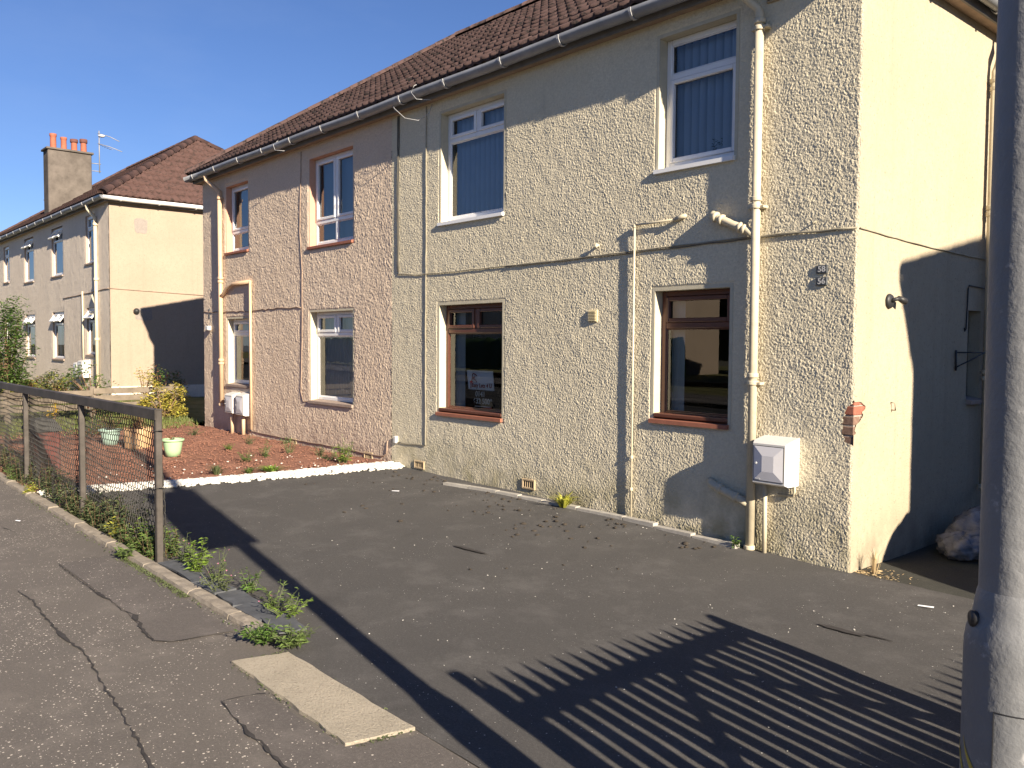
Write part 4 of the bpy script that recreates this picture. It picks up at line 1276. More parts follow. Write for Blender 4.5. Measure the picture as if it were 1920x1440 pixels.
# ---------- sign in the ground floor window
sg = empty('letting_sign', (-4.56, .125, 1.17), category='sign', label='white letting sign with red lettering standing in the brown framed window')
sp = MB(); ys = .125
sp.add([(-4.815, ys, 1.40), (-4.335, ys, 1.40), (-4.305, ys, 1.175), (-4.775, ys, 1.175), (-4.815, ys + .003, 1.40), (-4.335, ys + .003, 1.40), (-4.305, ys + .003, 1.175), (-4.775, ys + .003, 1.175)],
       [(0, 3, 2, 1), (4, 5, 6, 7), (0, 1, 5, 4), (1, 2, 6, 5), (2, 3, 7, 6), (3, 0, 4, 7)])
sp.build('sheet', 'paper_white', sg)
text_part('Easy Lets 4 U', .066, 'letter_red', sg, (-4.53, ys - .003, 1.225), bold=.0012)
for k, pts in enumerate(([(-4.735, 1.275), (-4.715, 1.255)], [(-4.748, 1.262), (-4.69, 1.266)], [(-4.728, 1.26), (-4.728, 1.19)],
                         [(-4.715, 1.27), (-4.705, 1.31), (-4.70, 1.35), (-4.685, 1.365), (-4.66, 1.355), (-4.655, 1.33), (-4.67, 1.31), (-4.69, 1.30)],
                         [(-4.665, 1.36), (-4.63, 1.345), (-4.622, 1.335)], [(-4.63, 1.275), (-4.618, 1.262)], [(-4.69, 1.325), (-4.66, 1.29), (-4.64, 1.285)])):
    tube_part('emblem_stroke', [(x, ys - .003, z) for x, z in pts], .0045, 'letter_red', sg, 5)
text_part('0141', .090, 'letter_grey', sg, (-4.555, ys - .003, 1.125), bold=.0025)
text_part('632 5009', .090, 'letter_grey', sg, (-4.51, ys - .003, 1.043), bold=.0025)
MB().box(-4.66, -4.36, ys + .0, ys + .004, .978, .990).build('base_strip', 'letter_grey', sg)

# ------------------------------------------------------------------ neighbouring houses
def far_house(xr, zb, label, gut_right, open_windows):
    x0 = xr - W
    h = empty('house', (x0 + W / 2, 3.3, zb), category='house', label=label)
    OP = [(xr - 1.905, xr - 1.105, 1.02 + zb, 2.195 + zb), (xr - 5.185, xr - 4.027, .87 + zb, 2.165 + zb), (xr - 5.16, xr - 4.02, 3.125 + zb, 4.42 + zb), (xr - 1.89, xr - 1.09, 3.265 + zb, 4.44 + zb)]
    OP += [(2 * xr - W - b, 2 * xr - W - a, c, d) for a, b, c, d in OP]
    wall_grid('wall', x0, xr, zb - .5, zb + TOPZ, .05, OP, 'far_wall_paint', h, ('y', 0), .010, 31, .06)
    m = MB(); zt = zb + TOPZ; zl = zb - .6
    m.quad((xr, 0, zl), (xr, DEPTH, zl), (xr, DEPTH, zt), (xr, 0, zt))
    m.quad((x0, DEPTH, zl), (x0, 0, zl), (x0, 0, zt), (x0, DEPTH, zt))
    m.quad((xr, DEPTH, zl), (x0, DEPTH, zl), (x0, DEPTH, zt), (xr, DEPTH, zt))
    m.build('wall', 'far_gable_paint', h)
    MB().box(xr - .01, xr + .012, .0, DEPTH, zb - .5, zb + .32).build('plinth', 'far_wall_paint', h)
    for k, o in enumerate(OP):
        up = o[2] > zb + 2.5
        st = ('one_top', 'two_top')[o[1] - o[0] > 1]
        tr = o[3] - .33
        make_window(h, *o, st, 'white_upvc', tr, .045, 'smooth_render_pink', 1, 'stone_sill', ('sheet', 'net_blue') if up else ('side', 'curtain_white', .3), open_top=(k in open_windows))
    eaves(h, x0, xr, DEPTH, zb, 'grey_gutter', gut_right)
    make_roof(h, x0, xr, DEPTH, zb, 'far_roof_tile', 0, single_caps=False)
    d = tube_part('downpipe', [(xr - .86, PY, zb + 4.15), (xr - .85, PY, zb + .1)], .040, 'cream_pipe', h, 10)
    tube_part('swan_neck', [(xr - 1.0, -.21, zb + 4.6), (xr - .98, -.19, zb + 4.5), (xr - .87, PY, zb + 4.3), (xr - .86, PY, zb + 4.1)], .04, 'cream_pipe', d, 10)
    for z in (4.15, 2.85, 1.42):
        collar(d, (xr - .855, PY, zb + z), .055, .06, 'cream_pipe')
    tube_part('branch_pipe', [(xr - 1.3, .0, zb + 2.5), (xr - 1.2, -.06, zb + 2.46), (xr - .87, PY, zb + 2.25)], .034, 'cream_pipe', d, 10)
    tube_part('overflow_pipe', [(xr - 2.1, -.04, zb + 2.62), (xr - 2.1, -.04, zb + .75)], .02, 'cream_pipe', h, 8)
    tube_part('cable', wobble([(xr - 4.0, CY, zb + 2.5), (xr - 2.0, CY, zb + 2.55), (xr - .9, CY, zb + 2.58), (xr, CY, zb + 2.6)], .006, .2, 5), .012, 'cable_pink', h, 6)
    tube_part('cable', [(xr + .012, 0, zb + 2.6), (xr + .012, 2.5, zb + 2.52)], .010, 'cable_pink', h, 6)
    for a, b, hh in ((xr - 2.42, xr - 2.08, .34), (xr - 2.02, xr - 1.62, .40)):
        meter_box(a, b, zb + .48, zb + .48 + hh, .2, h)
    return h
LX, LZ = -17.95, .34
lh = far_house(LX, LZ, 'beige two storey house beyond the garden, with chimney, white gutter and brown roof', 'white_upvc', (0, 1, 2, 5, 6))
# dark patches of mended render on its gable
for (y0, y1, z0, z1) in ((.55, .86, 3.92, 4.28), (.55, .95, 1.87, 2.18)):
    r = random.Random(int(z0 * 100)); n = 18; vs_ = []
    cy, cz = (y0 + y1) / 2, (z0 + z1) / 2
    for k in range(n):
        t = 2 * PI * k / n
        sx, sz = math.cos(t), math.sin(t)
        q = max(abs(sx), abs(sz))
        vs_.append((LX + .006, cy + sx / q * (y1 - y0) / 2 * r.uniform(.86, 1.02), cz + LZ + sz / q * (z1 - z0) / 2 * r.uniform(.86, 1.02)))
    MB().add(vs_, [tuple(range(n))]).build('render_patch', 'patch_mortar', lh)
m = MB(); m.lathe([(0, 0), (.06, 0), (.07, .05), (.05, .10), (0, .11)], (0, 0, 0), 14)
MB().add([(LX + z, y + .57, x + 2.43) for x, y, z in m.v], m.f).build('wall_lamp', 'black_iron', lh, True)
# chimney stack
st = MB()
cx0, cx1, cy0, cy1 = -25.1, -24.55, .28, 1.46
st.bbox(cx0, cx1, cy0, cy1, 4.9, 7.27, .02)
ch = st.build('chimney_stack', 'chimney_render', lh)
MB().bbox(cx0 - .05, cx1 + .05, cy0 - .05, cy1 + .05, 7.27, 7.33, .01).build('cope', 'chimney_render', ch)
for k, (y, hh, mt, r) in enumerate(((.46, .42, 'clay_pot', .085), (.74, .36, 'clay_pot', .08), (1.02, .34, 'clay_pot', .085), (1.28, .38, 'clay_pot', .085))):
    p = MB(); cx = (cx0 + cx1) / 2 + .12
    p.lathe([(r * 1.1, 0), (r, .05), (r * .95, hh * .72), (r * 1.0, hh * .8), (r * 1.14, hh * .85), (r * 1.14, hh), (r * .8, hh), (r * .8, hh * .5)], (cx, y, 7.33), 14)
    pt = p.build('chimney_pot', mt, ch, True)
    if k >= 2:
        MB().lathe([(r * 1.12, hh * .72), (r * 1.25, hh * .74), (r * 1.25, hh * 1.02), (r * .9, hh * 1.03)], (cx, y, 7.33), 14).build('pot_rim', 'clay_pot_dark', pt, True)
# aerial on a bracket at the chimney
ae = tube_part('aerial_mast', [(-24.5, 1.66, 6.75), (-24.5, 1.66, 8.0)], .016, 'aerial_metal', lh, 6)
for z in (6.8, 7.02):
    tube_part('bracket', [(-24.55, 1.46, z), (-24.5, 1.70, z)], .014, 'aerial_metal', ae, 6)
for z, dx in ((7.86, .5), (7.56, .62)):
    tube_part('boom', [(-24.5, 1.62, z + .06), (-24.3, 1.9, z - .03), (-24.3 + dx * .3, 1.85 + dx * .55, z - .16)], .012, 'aerial_metal', ae, 6)
for k in range(5):
    tube_part('element', [(-24.62, 1.70 + k * .07, 7.60 - k * .02), (-24.38, 1.74 + k * .07, 7.56 - k * .02)], .006, 'aerial_metal', ae, 5)
MB().lathe([(.0, 0), (.07, .02), (.11, .06), (.10, .065), (.0, .02)], (-24.46, 1.72, 7.80), 14).build('aerial_dish', 'white_upvc', ae, True)
# flue pipes further along
for x in (-28.0, -27.1):
    tube_part('flue_pipe', [(x, 1.0, 5.5), (x, 1.0, 6.25), (x, 1.0, 6.3)], [.05, .05, .08], 'aerial_metal', lh, 8)

rh = far_house(18.02, -.10, 'harled house next door on the right, outside the picture, shading the gable', None, ())
oh = far_house(-9.0, .05, 'pale house across the street, mirrored in the ground floor windows', None, ())
oh2 = far_house(9.0, .05, 'second pale house across the street opposite the driveway', None, ())
for o_, x_ in ((oh, -28.1), (oh2, -6.2)):
    o_.rotation_euler = (0, 0, PI)
    o_.location = (x_, -26.0, .05)

def hedge(x0, x1, y0, y1, h, label):
    n = int((x1 - x0) / .25); V = []; prof = [(0, 0), (.02, .5), (.06, .85), (.25, .98), (.5, 1.0), (.75, .98), (.94, .85), (.98, .5), (1, 0)]
    P = len(prof)
    for i in range(n + 1):
        for (u, v) in prof:
            V.append((x0 + (x1 - x0) * i / n, y0 + (y1 - y0) * u + random.uniform(-.08, .08), g1(x0, y0) + h * v + random.uniform(-.10, .10)))
    F = [(i * P + j, i * P + j + 1, (i + 1) * P + j + 1, (i + 1) * P + j) for i in range(n) for j in range(P - 1)]
    return np_mesh('hedge', V, F, 'leaf_dark', None, False, label=label, category='hedge')
hedge(-45, -15, -17.6, -16.8, 1.25, 'clipped dark hedge along the far pavement, mirrored in the windows')
hedge(-60, 10, -34.0, -32.0, 6.5, 'unseen tall dark hedge added behind the houses opposite to darken the window reflections')  # added backdrop, out of view, so the panes mirror something dark

# ------------------------------------------------------------------ stones
def stone_base(seed):
    r = np.random.default_rng(seed)
    V = []
    for z, k, rr in ((-.6, 4, .7), (0, 6, 1.0), (.6, 4, .62)):
        for j in range(k):
            t = 2 * PI * j / k + z
            V.append((rr * math.cos(t) * r.uniform(.8, 1.2), rr * math.sin(t) * r.uniform(.8, 1.2), z * r.uniform(.85, 1.1)))
    return np.array(V)
def scatter_stones(name, pts, size, flat, mat, label, cat, jitter=.5):
    import itertools
    from mathutils.geometry import convex_hull_2d
    bases = []
    import bmesh
    for s_ in range(6):
        bm = bmesh.new()
        for v in stone_base(s_):
            bm.verts.new(v)
        bmesh.ops.convex_hull(bm, input=bm.verts)
        bmesh.ops.triangulate(bm, faces=bm.faces)
        bm.verts.index_update()
        bases.append((np.array([v.co[:] for v in bm.verts]), np.array([[v.index for v in f.verts] for f in bm.faces])))
        bm.free()
    VV = []; FF = []; off = 0
    for (x, y, z) in pts:
        V, F = bases[random.randrange(6)]
        s_ = size * random.uniform(1 - jitter, 1 + jitter)
        a = random.uniform(0, 2 * PI); ti = random.uniform(-.4, .4)
        c, s2 = math.cos(a), math.sin(a)
        v = V * np.array((s_, s_ * random.uniform(.6, 1), s_ * flat))
        v = v @ np.array(((1, 0, 0), (0, math.cos(ti), -math.sin(ti)), (0, math.sin(ti), math.cos(ti))))
        v = v @ np.array(((c, -s2, 0), (s2, c, 0), (0, 0, 1)))
        VV.append(v + np.array((x, y, z))); FF.append(F + off); off += len(V)
    return np_mesh(name, np.concatenate(VV), np.concatenate(FF), mat, None, False, kind='stuff', label=label, category=cat)
pts = []
for i in range(3600):
    y = random.uniform(-3.85, -.0)
    a, b = peb_l(y) - .02, peb_r(y) + .03
    t = min(1, max(0, random.gauss(.5, .24)))
    x = a + (b - a) * t
    pts.append((x, y, g1(x, y) + .012 + .035 * (1 - abs(2 * t - 1)) * random.random()))
scatter_stones('white_pebbles', pts, .026, .6, 'pebble_white', 'strip of white pebbles between the red garden and the black drive', 'pebbles')
pts = []
for i in range(7500):
    y = random.uniform(-3.85, .0); x = random.uniform(-13.2, peb_l(y) + .05)
    pts.append((x, y, g1(x, y) + .012 + random.uniform(-.012, .022)))
scatter_stones('red_chips', pts, .011, .6, 'chip_red', 'red stone chips covering the pink house garden', 'gravel')
pts = []
for i in range(60):
    y = random.uniform(-3.6, -.3); x = peb_l(y) - abs(random.gauss(0, .8))
    pts.append((x, y, g1(x, y) + .035))
scatter_stones('stray_pebbles', pts, .012, .6, 'pebble_white', 'white pebbles strayed onto the red garden', 'pebbles')
# moss and soil crumbs on the drive near the wall, grit on the tarmac
pts = []
for i in range(300):
    x = random.uniform(-6.2, -1.0); d = abs(random.gauss(0, .75))
    y = -.15 - d
    if y < -2.6:
        continue
    c = vnoise(np.array([x]), np.array([y]), .35, 77)[0]
    if c < .5:
        continue
    pts.append((x, y, g1(x, y) + .006))
scatter_stones('moss_crumbs', pts, .017, .45, 'dry_litter', 'dark crumbs of fallen moss on the drive below the eaves', 'moss', .7)
pts = []
for i in range(280):
    x = random.uniform(-5.5, 2.2); y = random.uniform(-3.9, -.2)
    if vnoise(np.array([x]), np.array([y]), .5, 78)[0] < .45:
        continue
    pts.append((x, y, g1(x, y) + .003))
scatter_stones('grit', pts, .0042, .5, 'pebble_white', 'scattered pale grit lying on the drive', 'grit', .5)

# ------------------------------------------------------------------ kerb, slab, edging
xs_ = [-13.2, -12.2, -11.2, -10.2, -9.2, -8.2, -7.25, -6.3, -5.35, -4.4, -3.5, -2.6, -1.95, -1.45]
ke = empty('garden_kerb', (-6, -3.95, 0), category='kerb', label='worn concrete edging between the pavement and the wire fence')
for a, b in zip(xs_[:-1], xs_[1:]):
    m = MB(); zc = g1((a + b) / 2, -3.95)
    n = 9; vs_ = []; r = random.Random(int(a * 10))
    prof = ((-4.005, -.1), (-4.0, .012), (-3.992, .034), (-3.95, .040), (-3.905, .036), (-3.89, -.1))
    for k in range(n + 1):
        x = a + .006 + (b - a - .012) * k / n
        for (y, z) in prof:
            vs_.append((x, y + r.uniform(-.004, .004), zc + z + (r.uniform(-.005, .003) if z > 0 else 0)))
    P = len(prof)
    m.add(vs_, [(k * P + j, (k + 1) * P + j, (k + 1) * P + j + 1, k * P + j + 1) for k in range(n) for j in range(P - 1)] + [tuple(range(P)), tuple(n * P + j for j in range(P))[::-1]])
    m.build('kerb_stone', 'stone_kerb', ke)
# pale concrete slab let into the pavement edge
m = MB()
n = 26; pol = []
crn = [(-1.235, -4.275), (-.03, -4.298), (.03, -3.995), (-1.165, -3.985)]
r = random.Random(4)
for i in range(4):
    a = Vector(crn[i]); b = Vector(crn[(i + 1) % 4]); q = 14 if i % 2 == 0 else 5
    for k in range(q):
        p = a.lerp(b, k / q)
        pol.append((p.x + r.uniform(-.007, .007), p.y + r.uniform(-.007, .007)))
m.prism(pol, -.06, .016)
m.build('concrete_slab', 'concrete_slab', None, label='pale rectangular concrete slab at the edge of the pavement', category='slab')
# slates behind the kerb
sl_ = empty('slate_edging', (-2.6, -3.8, 0), category='slates', label='row of loose dark slates lying behind the kerb among weeds')
for k, (x, y, w, h, a) in enumerate(((-3.35, -3.79, .34, .16, .05), (-2.98, -3.80, .36, .15, -.1), (-2.62, -3.81, .32, .17, .08), (-2.28, -3.79, .34, .17, -.06), (-1.93, -3.81, .34, .18, .04), (-1.60, -3.80, .32, .17, -.12))):
    r = random.Random(k); pol = []
    for (u, v) in ((-.5, -.5), (-.1, -.52), (.3, -.48), (.5, -.5), (.52, 0), (.5, .5), (.1, .46), (-.3, .53), (-.5, .48), (-.5, 0)):
        u2, v2 = u * w * r.uniform(.9, 1.08), v * h * r.uniform(.88, 1.1)
        pol.append((x + u2 * math.cos(a) - v2 * math.sin(a), y + u2 * math.sin(a) + v2 * math.cos(a)))
    zc = g1(x, y)
    MB().prism(pol, zc + .008 + .004 * (k % 3), zc + .024 + .004 * (k % 3)).build('slate', 'slate', sl_)
# path edging along the wall foot
ed = empty('wall_edging', (-2.7, -.2, 0), category='edging', label='narrow strip of concrete edging along the foot of the cream wall')
EP = [(-4.62, -.335), (-4.25, -.27), (-3.82, -.225), (-3.50, -.195), (-3.16, -.175), (-2.7, -.15), (-2.12, -.13), (-1.75, -.13), (-1.34, -.13), (-.90, -.125)]
for (a, b) in zip(EP[:-1], EP[1:]):
    d = Vector((b[0] - a[0], b[1] - a[1])).normalized(); q = Vector((-d.y, d.x)) * .035
    a2 = Vector(a) + d * .006; b2 = Vector(b) - d * .006
    zc = g1((a[0] + b[0]) / 2, -.15)
    MB().prism([tuple(a2 - q), tuple(b2 - q), tuple(b2 + q), tuple(a2 + q)], zc - .05, zc + .028 + random.uniform(-.006, .006)).build('edging_stone', 'edging_stone', ed)

# ------------------------------------------------------------------ wire mesh fence
fn = empty('wire_fence', (-6, -3.84, 0), category='fence', label='low rusty metal fence with hexagonal wire mesh beside the pavement')
FY = -3.84
posts = [-3.62, -5.70, -7.98, -10.2, -12.4]
for i, x in enumerate(posts):
    m = MB()
    m.bbox(x - .026, x + .026, FY - .02, FY + .03, -.15, 1.105 if i else 1.19, .006)
    m.build('post', 'fence_metal', fn)
m = MB()
m.bbox(-12.4, -3.59, FY - .028, FY - .020, 1.105, 1.185, .002)
m.bbox(-12.4, -3.59, FY - .0195, FY + .035, 1.177, 1.185, .002)
m.build('top_rail', 'fence_metal', fn)
def hexmesh(x0, x1, z0, z1, y, s_, r_):
    m = MB(); rr = random.Random(int(x0 * 10))
    w = s_ * 1.732; segs = []
    nx = int((x1 - x0) / w) + 1; nz = int((z1 - z0) / (s_ * 1.5)) + 1
    for j in range(nz):
        for i in range(nx):
            cx = x0 + i * w + (w / 2 if j % 2 else 0); cz = z0 + j * 1.5 * s_
            a = (cx, cz + s_); b = (cx + w / 2, cz + s_ / 2); c = (cx + w / 2, cz - s_ / 2); l = (cx - w / 2, cz + s_ / 2)
            segs += [(a, b), (b, c), (l, a)]
    def P(p):
        x = min(max(p[0], x0), x1); z = min(max(p[1], z0 - .02), z1)
        q = math.sin(x * 3.1 + z * 2) * .012 + math.sin(x * 7.7 - z * 5) * .006
        return (x + math.sin(z * 9 + x * 4) * .006, y + q, z + math.sin(x * 5.3) * .010)
    for a, b in segs:
        if a[0] > x1 + w or b[0] < x0 - w:
            continue
        A, B = P(a), P(b)
        if (Vector(A) - Vector(B)).length < .004:
            continue
        m.tube([A, B], r_, 3, False)
    return m
for i in range(4):
    hexmesh(posts[i + 1], posts[i], .05, 1.10, FY + .034, .034, .0037).build('wire_mesh', 'wire_dark', fn)
for z, sg_ in ((.62, .10), (.02, .0)):
    for i in range(4):
        a, b = posts[i + 1], posts[i]
        tube_part('strand', [(a + (b - a) * k / 8, FY + .036, z + .06 - sg_ * math.sin(PI * k / 8) - (.18 * k / 8 if i == 0 and sg_ else 0)) for k in range(9)], .0028, 'wire_dark', fn, 4)
for z in (1.02, .58):
    tube_part('wire_tie', [(posts[0] - .04, FY - .03, z), (posts[0] + .035, FY - .025, z + .004), (posts[0] + .04, FY + .03, z - .003), (posts[0] + .06, FY - .01, z + .012)], .003, 'wire_dark', fn, 4)

# old gate pillar behind the mesh at the far left
gp_ = empty('gate_pillar', (-8.95, -3.45, 0), category='pillar', label='low dark red pillar with sloping black cap behind the fence at far left')
MB().bbox(-9.25, -8.70, -3.6, -3.3, -.1, .58, .02).build('shaft', 'pillar_red', gp_)
m = MB(); m.add([(-9.28, -3.63, .58), (-8.67, -3.63, .58), (-8.67, -3.27, .58), (-9.28, -3.27, .58), (-9.20, -3.56, .72), (-8.82, -3.56, .72), (-8.82, -3.34, .72), (-9.20, -3.34, .72)],
               [(0, 3, 2, 1), (4, 5, 6, 7), (0, 1, 5, 4), (1, 2, 6, 5), (2, 3, 7, 6), (3, 0, 4, 7)])
m.build('cap', 'pillar_cap', gp_)

# ------------------------------------------------------------------ plants
def leaf(m, p, d, size, width, droop=.25):
    d = Vector(d).normalized(); p = Vector(p)
    s_ = d.cross(Vector((0, 0, 1)))
    if s_.length < .05:
        s_ = Vector((1, 0, 0))
    s_.normalize()
    s_ = (s_ + Vector((random.uniform(-.4, .4), random.uniform(-.4, .4), random.uniform(-.5, .5)))).normalized()
    mid = p + d * size * .45; tip = p + d * size + Vector((0, 0, -droop * size))
    m.add([p, mid + s_ * width * .5, tip, mid - s_ * width * .5], [(0, 1, 2, 3)])

def weed(name, x, y, h, spread, stems, leaves, lsize, lwid, lmat, label, cat='weed', flower=None, group=None, z=None, smat='leaf_dull', lean=(0, 0)):
    z0 = g1(x, y) + .01 if z is None else z
    o = empty(name, (x, y, z0), label=label, category=cat)
    if group:
        o['group'] = group
    ms, ml, mf = MB(), MB(), MB()
    for k in range(stems):
        a = random.uniform(0, 2 * PI); rr = spread * math.sqrt(random.random())
        bx, by = x + math.cos(a) * rr * .25, y + math.sin(a) * rr * .25
        tx, ty = x + math.cos(a) * rr + lean[0], y + math.sin(a) * rr + lean[1]
        hh = h * random.uniform(.6, 1.0) * (1 - .35 * rr / max(spread, 1e-3))
        pts = []
        for q in range(5):
            t = q / 4
            pts.append(Vector((bx + (tx - bx) * t ** 1.4, by + (ty - by) * t ** 1.4, z0 + hh * t)) + Vector((random.uniform(-1, 1), random.uniform(-1, 1), 0)) * .012 * t)
        ms.tube(pts, [.0035, .003, .0026, .002, .0012], 3, False)
        for j in range(leaves):
            t = random.uniform(.08, 1.0)
            i = min(3, int(t * 4)); p = pts[i].lerp(pts[i + 1], t * 4 - i)
            aa = random.uniform(0, 2 * PI)
            s_ = lsize * random.uniform(.6, 1.15) * (1.15 - .5 * t)
            leaf(ml, p, (math.cos(aa), math.sin(aa), random.uniform(.0, .9)), s_, s_ * lwid)
        if flower:
            if random.random() < .45:
                for j in range(3):
                    aa = random.uniform(0, 2 * PI)
                    leaf(mf, pts[-1], (math.cos(aa) * .5, math.sin(aa) * .5, 1), .014, .010)
    ms.build('stem', smat, o)
    ml.build('leaves', lmat, o)
    if flower:
        mf.build('flower', flower, o)
    return o

def tuft(name, x, y, h, spread, n, mat, label, cat='grass tuft', group=None, z=None, wid=.006):
    z0 = g1(x, y) + .005 if z is None else z
    m = MB()
    for k in range(n):
        a = random.uniform(0, 2 * PI); rr = spread * random.random()
        bx, by = x + math.cos(a) * rr * .3, y + math.sin(a) * rr * .3
        hh = h * random.uniform(.5, 1)
        tx, ty = x + math.cos(a) * rr * 1.6, y + math.sin(a) * rr * 1.6
        s_ = Vector((-math.sin(a), math.cos(a), 0)) * wid * .5
        p0 = Vector((bx, by, z0)); p1 = Vector(((bx * 1.3 + tx * .7) / 2, (by * 1.3 + ty * .7) / 2, z0 + hh * .7)); p2 = Vector((tx, ty, z0 + hh * random.uniform(.7, 1)))
        m.add([p0 - s_, p0 + s_, p1 + s_ * .8, p1 - s_ * .8, p2], [(0, 1, 2, 3), (3, 2, 4)])
    kw = dict(label=label, category=cat)
    if group:
        kw['group'] = group
    o = m.build(name, mat, None, False, **kw)
    return o

# weeds along the kerb, from the fence post to the slab
WK = [(-3.86, -4.03, .16, .09, 9, 12, .07, .35, 'leaf_weed', 'leafy weed on the pavement side of the kerb below the end post', None),
      (-3.42, -3.70, .24, .12, 8, 9, .06, .3, 'leaf_weed', 'thin weed with red tips just right of the end post', 'flower_pink'),
      (-3.10, -3.76, .34, .14, 12, 14, .07, .34, 'leaf_bright', 'tallest bright green weed behind the kerb, right of the end post', None),
      (-2.72, -3.74, .30, .12, 9, 8, .05, .3, 'leaf_weed', 'pink flowered weed at the edge of the long shadow', 'flower_pink'),
      (-2.50, -3.83, .26, .15, 10, 9, .055, .3, 'leaf_dull', 'straggling weed between two slates', 'flower_pink'),
      (-2.36, -3.66, .22, .12, 8, 9, .06, .3, 'leaf_green', 'dark green weed in the shadow behind the slates', None),
      (-1.93, -3.69, .20, .16, 12, 10, .055, .3, 'leaf_weed', 'low spreading weed behind the last slates', 'flower_pink'),
      (-1.70, -3.72, .18, .16, 14, 10, .05, .3, 'leaf_bright', 'yellowish green weed behind the last slate', None),
      (-1.41, -4.02, .15, .15, 18, 14, .06, .34, 'leaf_green', 'dense green weed clump at the end of the kerb', None),
      (-1.24, -3.93, .16, .15, 18, 14, .055, .34, 'leaf_weed', 'dense weed clump touching the corner of the pale slab', None)]
for (x, y, h, s_, st_, lv, ls, lw, mt, lab, fl_) in WK:
    weed('weed', x, y, h, s_, st_, lv, ls, lw, mt, lab, flower=fl_, group='weeds along the kerb')
# moss lines in the joint of the kerb
m = MB()
for i in range(900):
    x = random.uniform(-3.9, -2.55) if random.random() < .75 else random.uniform(-7, -1.5); y = -4.02 + random.gauss(0, .022)
    a = random.uniform(0, 2 * PI)
    leaf(m, (x, y, g1(x, y) + .004), (math.cos(a), math.sin(a), 1.0), random.uniform(.012, .03), .012)
for i in range(260):
    t = random.random(); x = -1.23 + t * 1.2; y = (-3.99 if random.random() < .25 else -4.29) + random.gauss(0, .012)
    if random.random() < .5:
        x = random.choice((-1.21, .02)) + random.gauss(0, .015); y = random.uniform(-4.28, -3.99)
    a = random.uniform(0, 2 * PI)
    leaf(m, (x, y, g1(x, y) + .004), (math.cos(a), math.sin(a), 1.0), random.uniform(.008, .02), .010)
m.build('joint_moss', 'leaf_dull', None, False, kind='stuff', label='moss and tiny weeds in the joint along the kerb', category='moss')

# rank growth at the foot of the wire fence
ms = MB(); ml = MB(); m2 = MB(); md = MB()
for i in range(460):
    x = random.uniform(-9.4, -3.66)
    if random.random() < .45:
        x = random.uniform(-6.2, -3.7)
    y = random.uniform(-3.89, -3.66)
    dens = .35 + .65 * vnoise(np.array([x]), np.array([0.3]), .6, 5)[0]
    h = random.uniform(.10, .46) * dens * (1.1 if x < -4.4 else .75)
    z0 = g1(x, y)
    p = Vector((x, y, z0)); q = p + Vector((random.uniform(-.08, .08), random.uniform(-.06, .06), h))
    mid = p.lerp(q, .5) + Vector((random.uniform(-.02, .02), random.uniform(-.02, .02), 0))
    ms.tube([p, mid, q], [.002, .0015, .001], 3, False)
    for j in range(int(16 + 60 * h)):
        t = random.random(); a = random.uniform(0, 2 * PI)
        s_ = random.uniform(.025, .055)
        leaf((ml, m2, md)[(0 if x > -4.3 else 1) if random.random() < .75 else 2], p.lerp(q, t), (math.cos(a), math.sin(a), random.uniform(-.1, .8)), s_, s_ * .42)
fw = empty('fence_weeds', (-6, -3.7, 0), kind='stuff', label='tangle of weeds growing up through the wire fence', category='weeds')
ms.build('stems', 'twig', fw); ml.build('leaves', 'leaf_weed', fw); m2.build('leaves', 'leaf_dull', fw); md.build('leaves', 'leaf_dark', fw)
for (x, y, h, mt, lab) in ((-4.05, -3.80, .36, 'leaf_bright', 'fresh green nettle-like weed left of the end fence post'),
                           (-4.55, -3.86, .30, 'leaf_lime', 'yellow green weed at the foot of the mesh left of the end post'),
                           (-5.15, -3.72, .50, 'leaf_dark', 'tall dark seeded weed in the middle of the mesh bay'),
                           (-8.3, -3.93, .22, 'leaf_weed', 'low leafy weed spilling onto the pavement at the second post'),
                           (-7.3, -3.95, .16, 'leaf_lime', 'yellowish weed on the kerb beyond the middle post')):
    weed('weed', x, y, h, .10, 9, 14, .06, .36, mt, lab, group='weeds at the wire fence')
# weeds in the red garden and by the wall
GP = [(-6.62, -.48, .42, .18, 22, 16, .07, .22, 'leaf_bright', 'large feathery green weed against the pink wall'),
      (-7.82, -.98, .30, .10, 10, 14, .05, .25, 'leaf_weed', 'upright green weed in the red garden, nearer the pots'),
      (-7.65, -1.32, .20, .16, 12, 14, .06, .22, 'leaf_weed', 'spreading weed in the middle of the red garden'),
      (-8.85, -1.06, .14, .11, 12, 12, .05, .22, 'leaf_bright', 'small bright tuft of weed near the green pot'),
      (-9.28, -.55, .20, .12, 10, 12, .05, .22, 'leaf_dull', 'weed near the wall behind the bright tuft'),
      (-7.97, -.55, .26, .14, 12, 12, .05, .22, 'leaf_weed', 'weed near the pink wall left of the feathery one'),
      (-7.45, -.35, .22, .14, 12, 12, .05, .22, 'leaf_dull', 'dull weed at the foot of the pink wall'),
      (-8.96, -.10, .16, .10, 8, 10, .05, .25, 'leaf_weed', 'small weed at the air brick of the pink wall'),
      (-11.0, -.75, .18, .22, 12, 12, .06, .22, 'leaf_dull', 'weed in the far corner of the red garden'),
      (-7.05, -.42, .10, .25, 14, 8, .04, .25, 'leaf_dark', 'dark low weed in front of the feathery one')]
for (x, y, h, s_, st_, lv, ls, lw, mt, lab) in GP:
    weed('weed', x, y, h, s_, st_, lv, ls, lw, mt, lab, group='weeds in the red garden')
tuft('grass_tuft', -6.63, -1.46, .10, .16, 90, 'leaf_bright', 'bright grass tuft leaning over the white pebbles, nearer the wall', group='tufts by the pebbles', wid=.02)
tuft('grass_tuft', -6.80, -1.68, .09, .12, 60, 'leaf_weed', 'middle grass tuft beside the white pebbles', group='tufts by the pebbles', wid=.016)
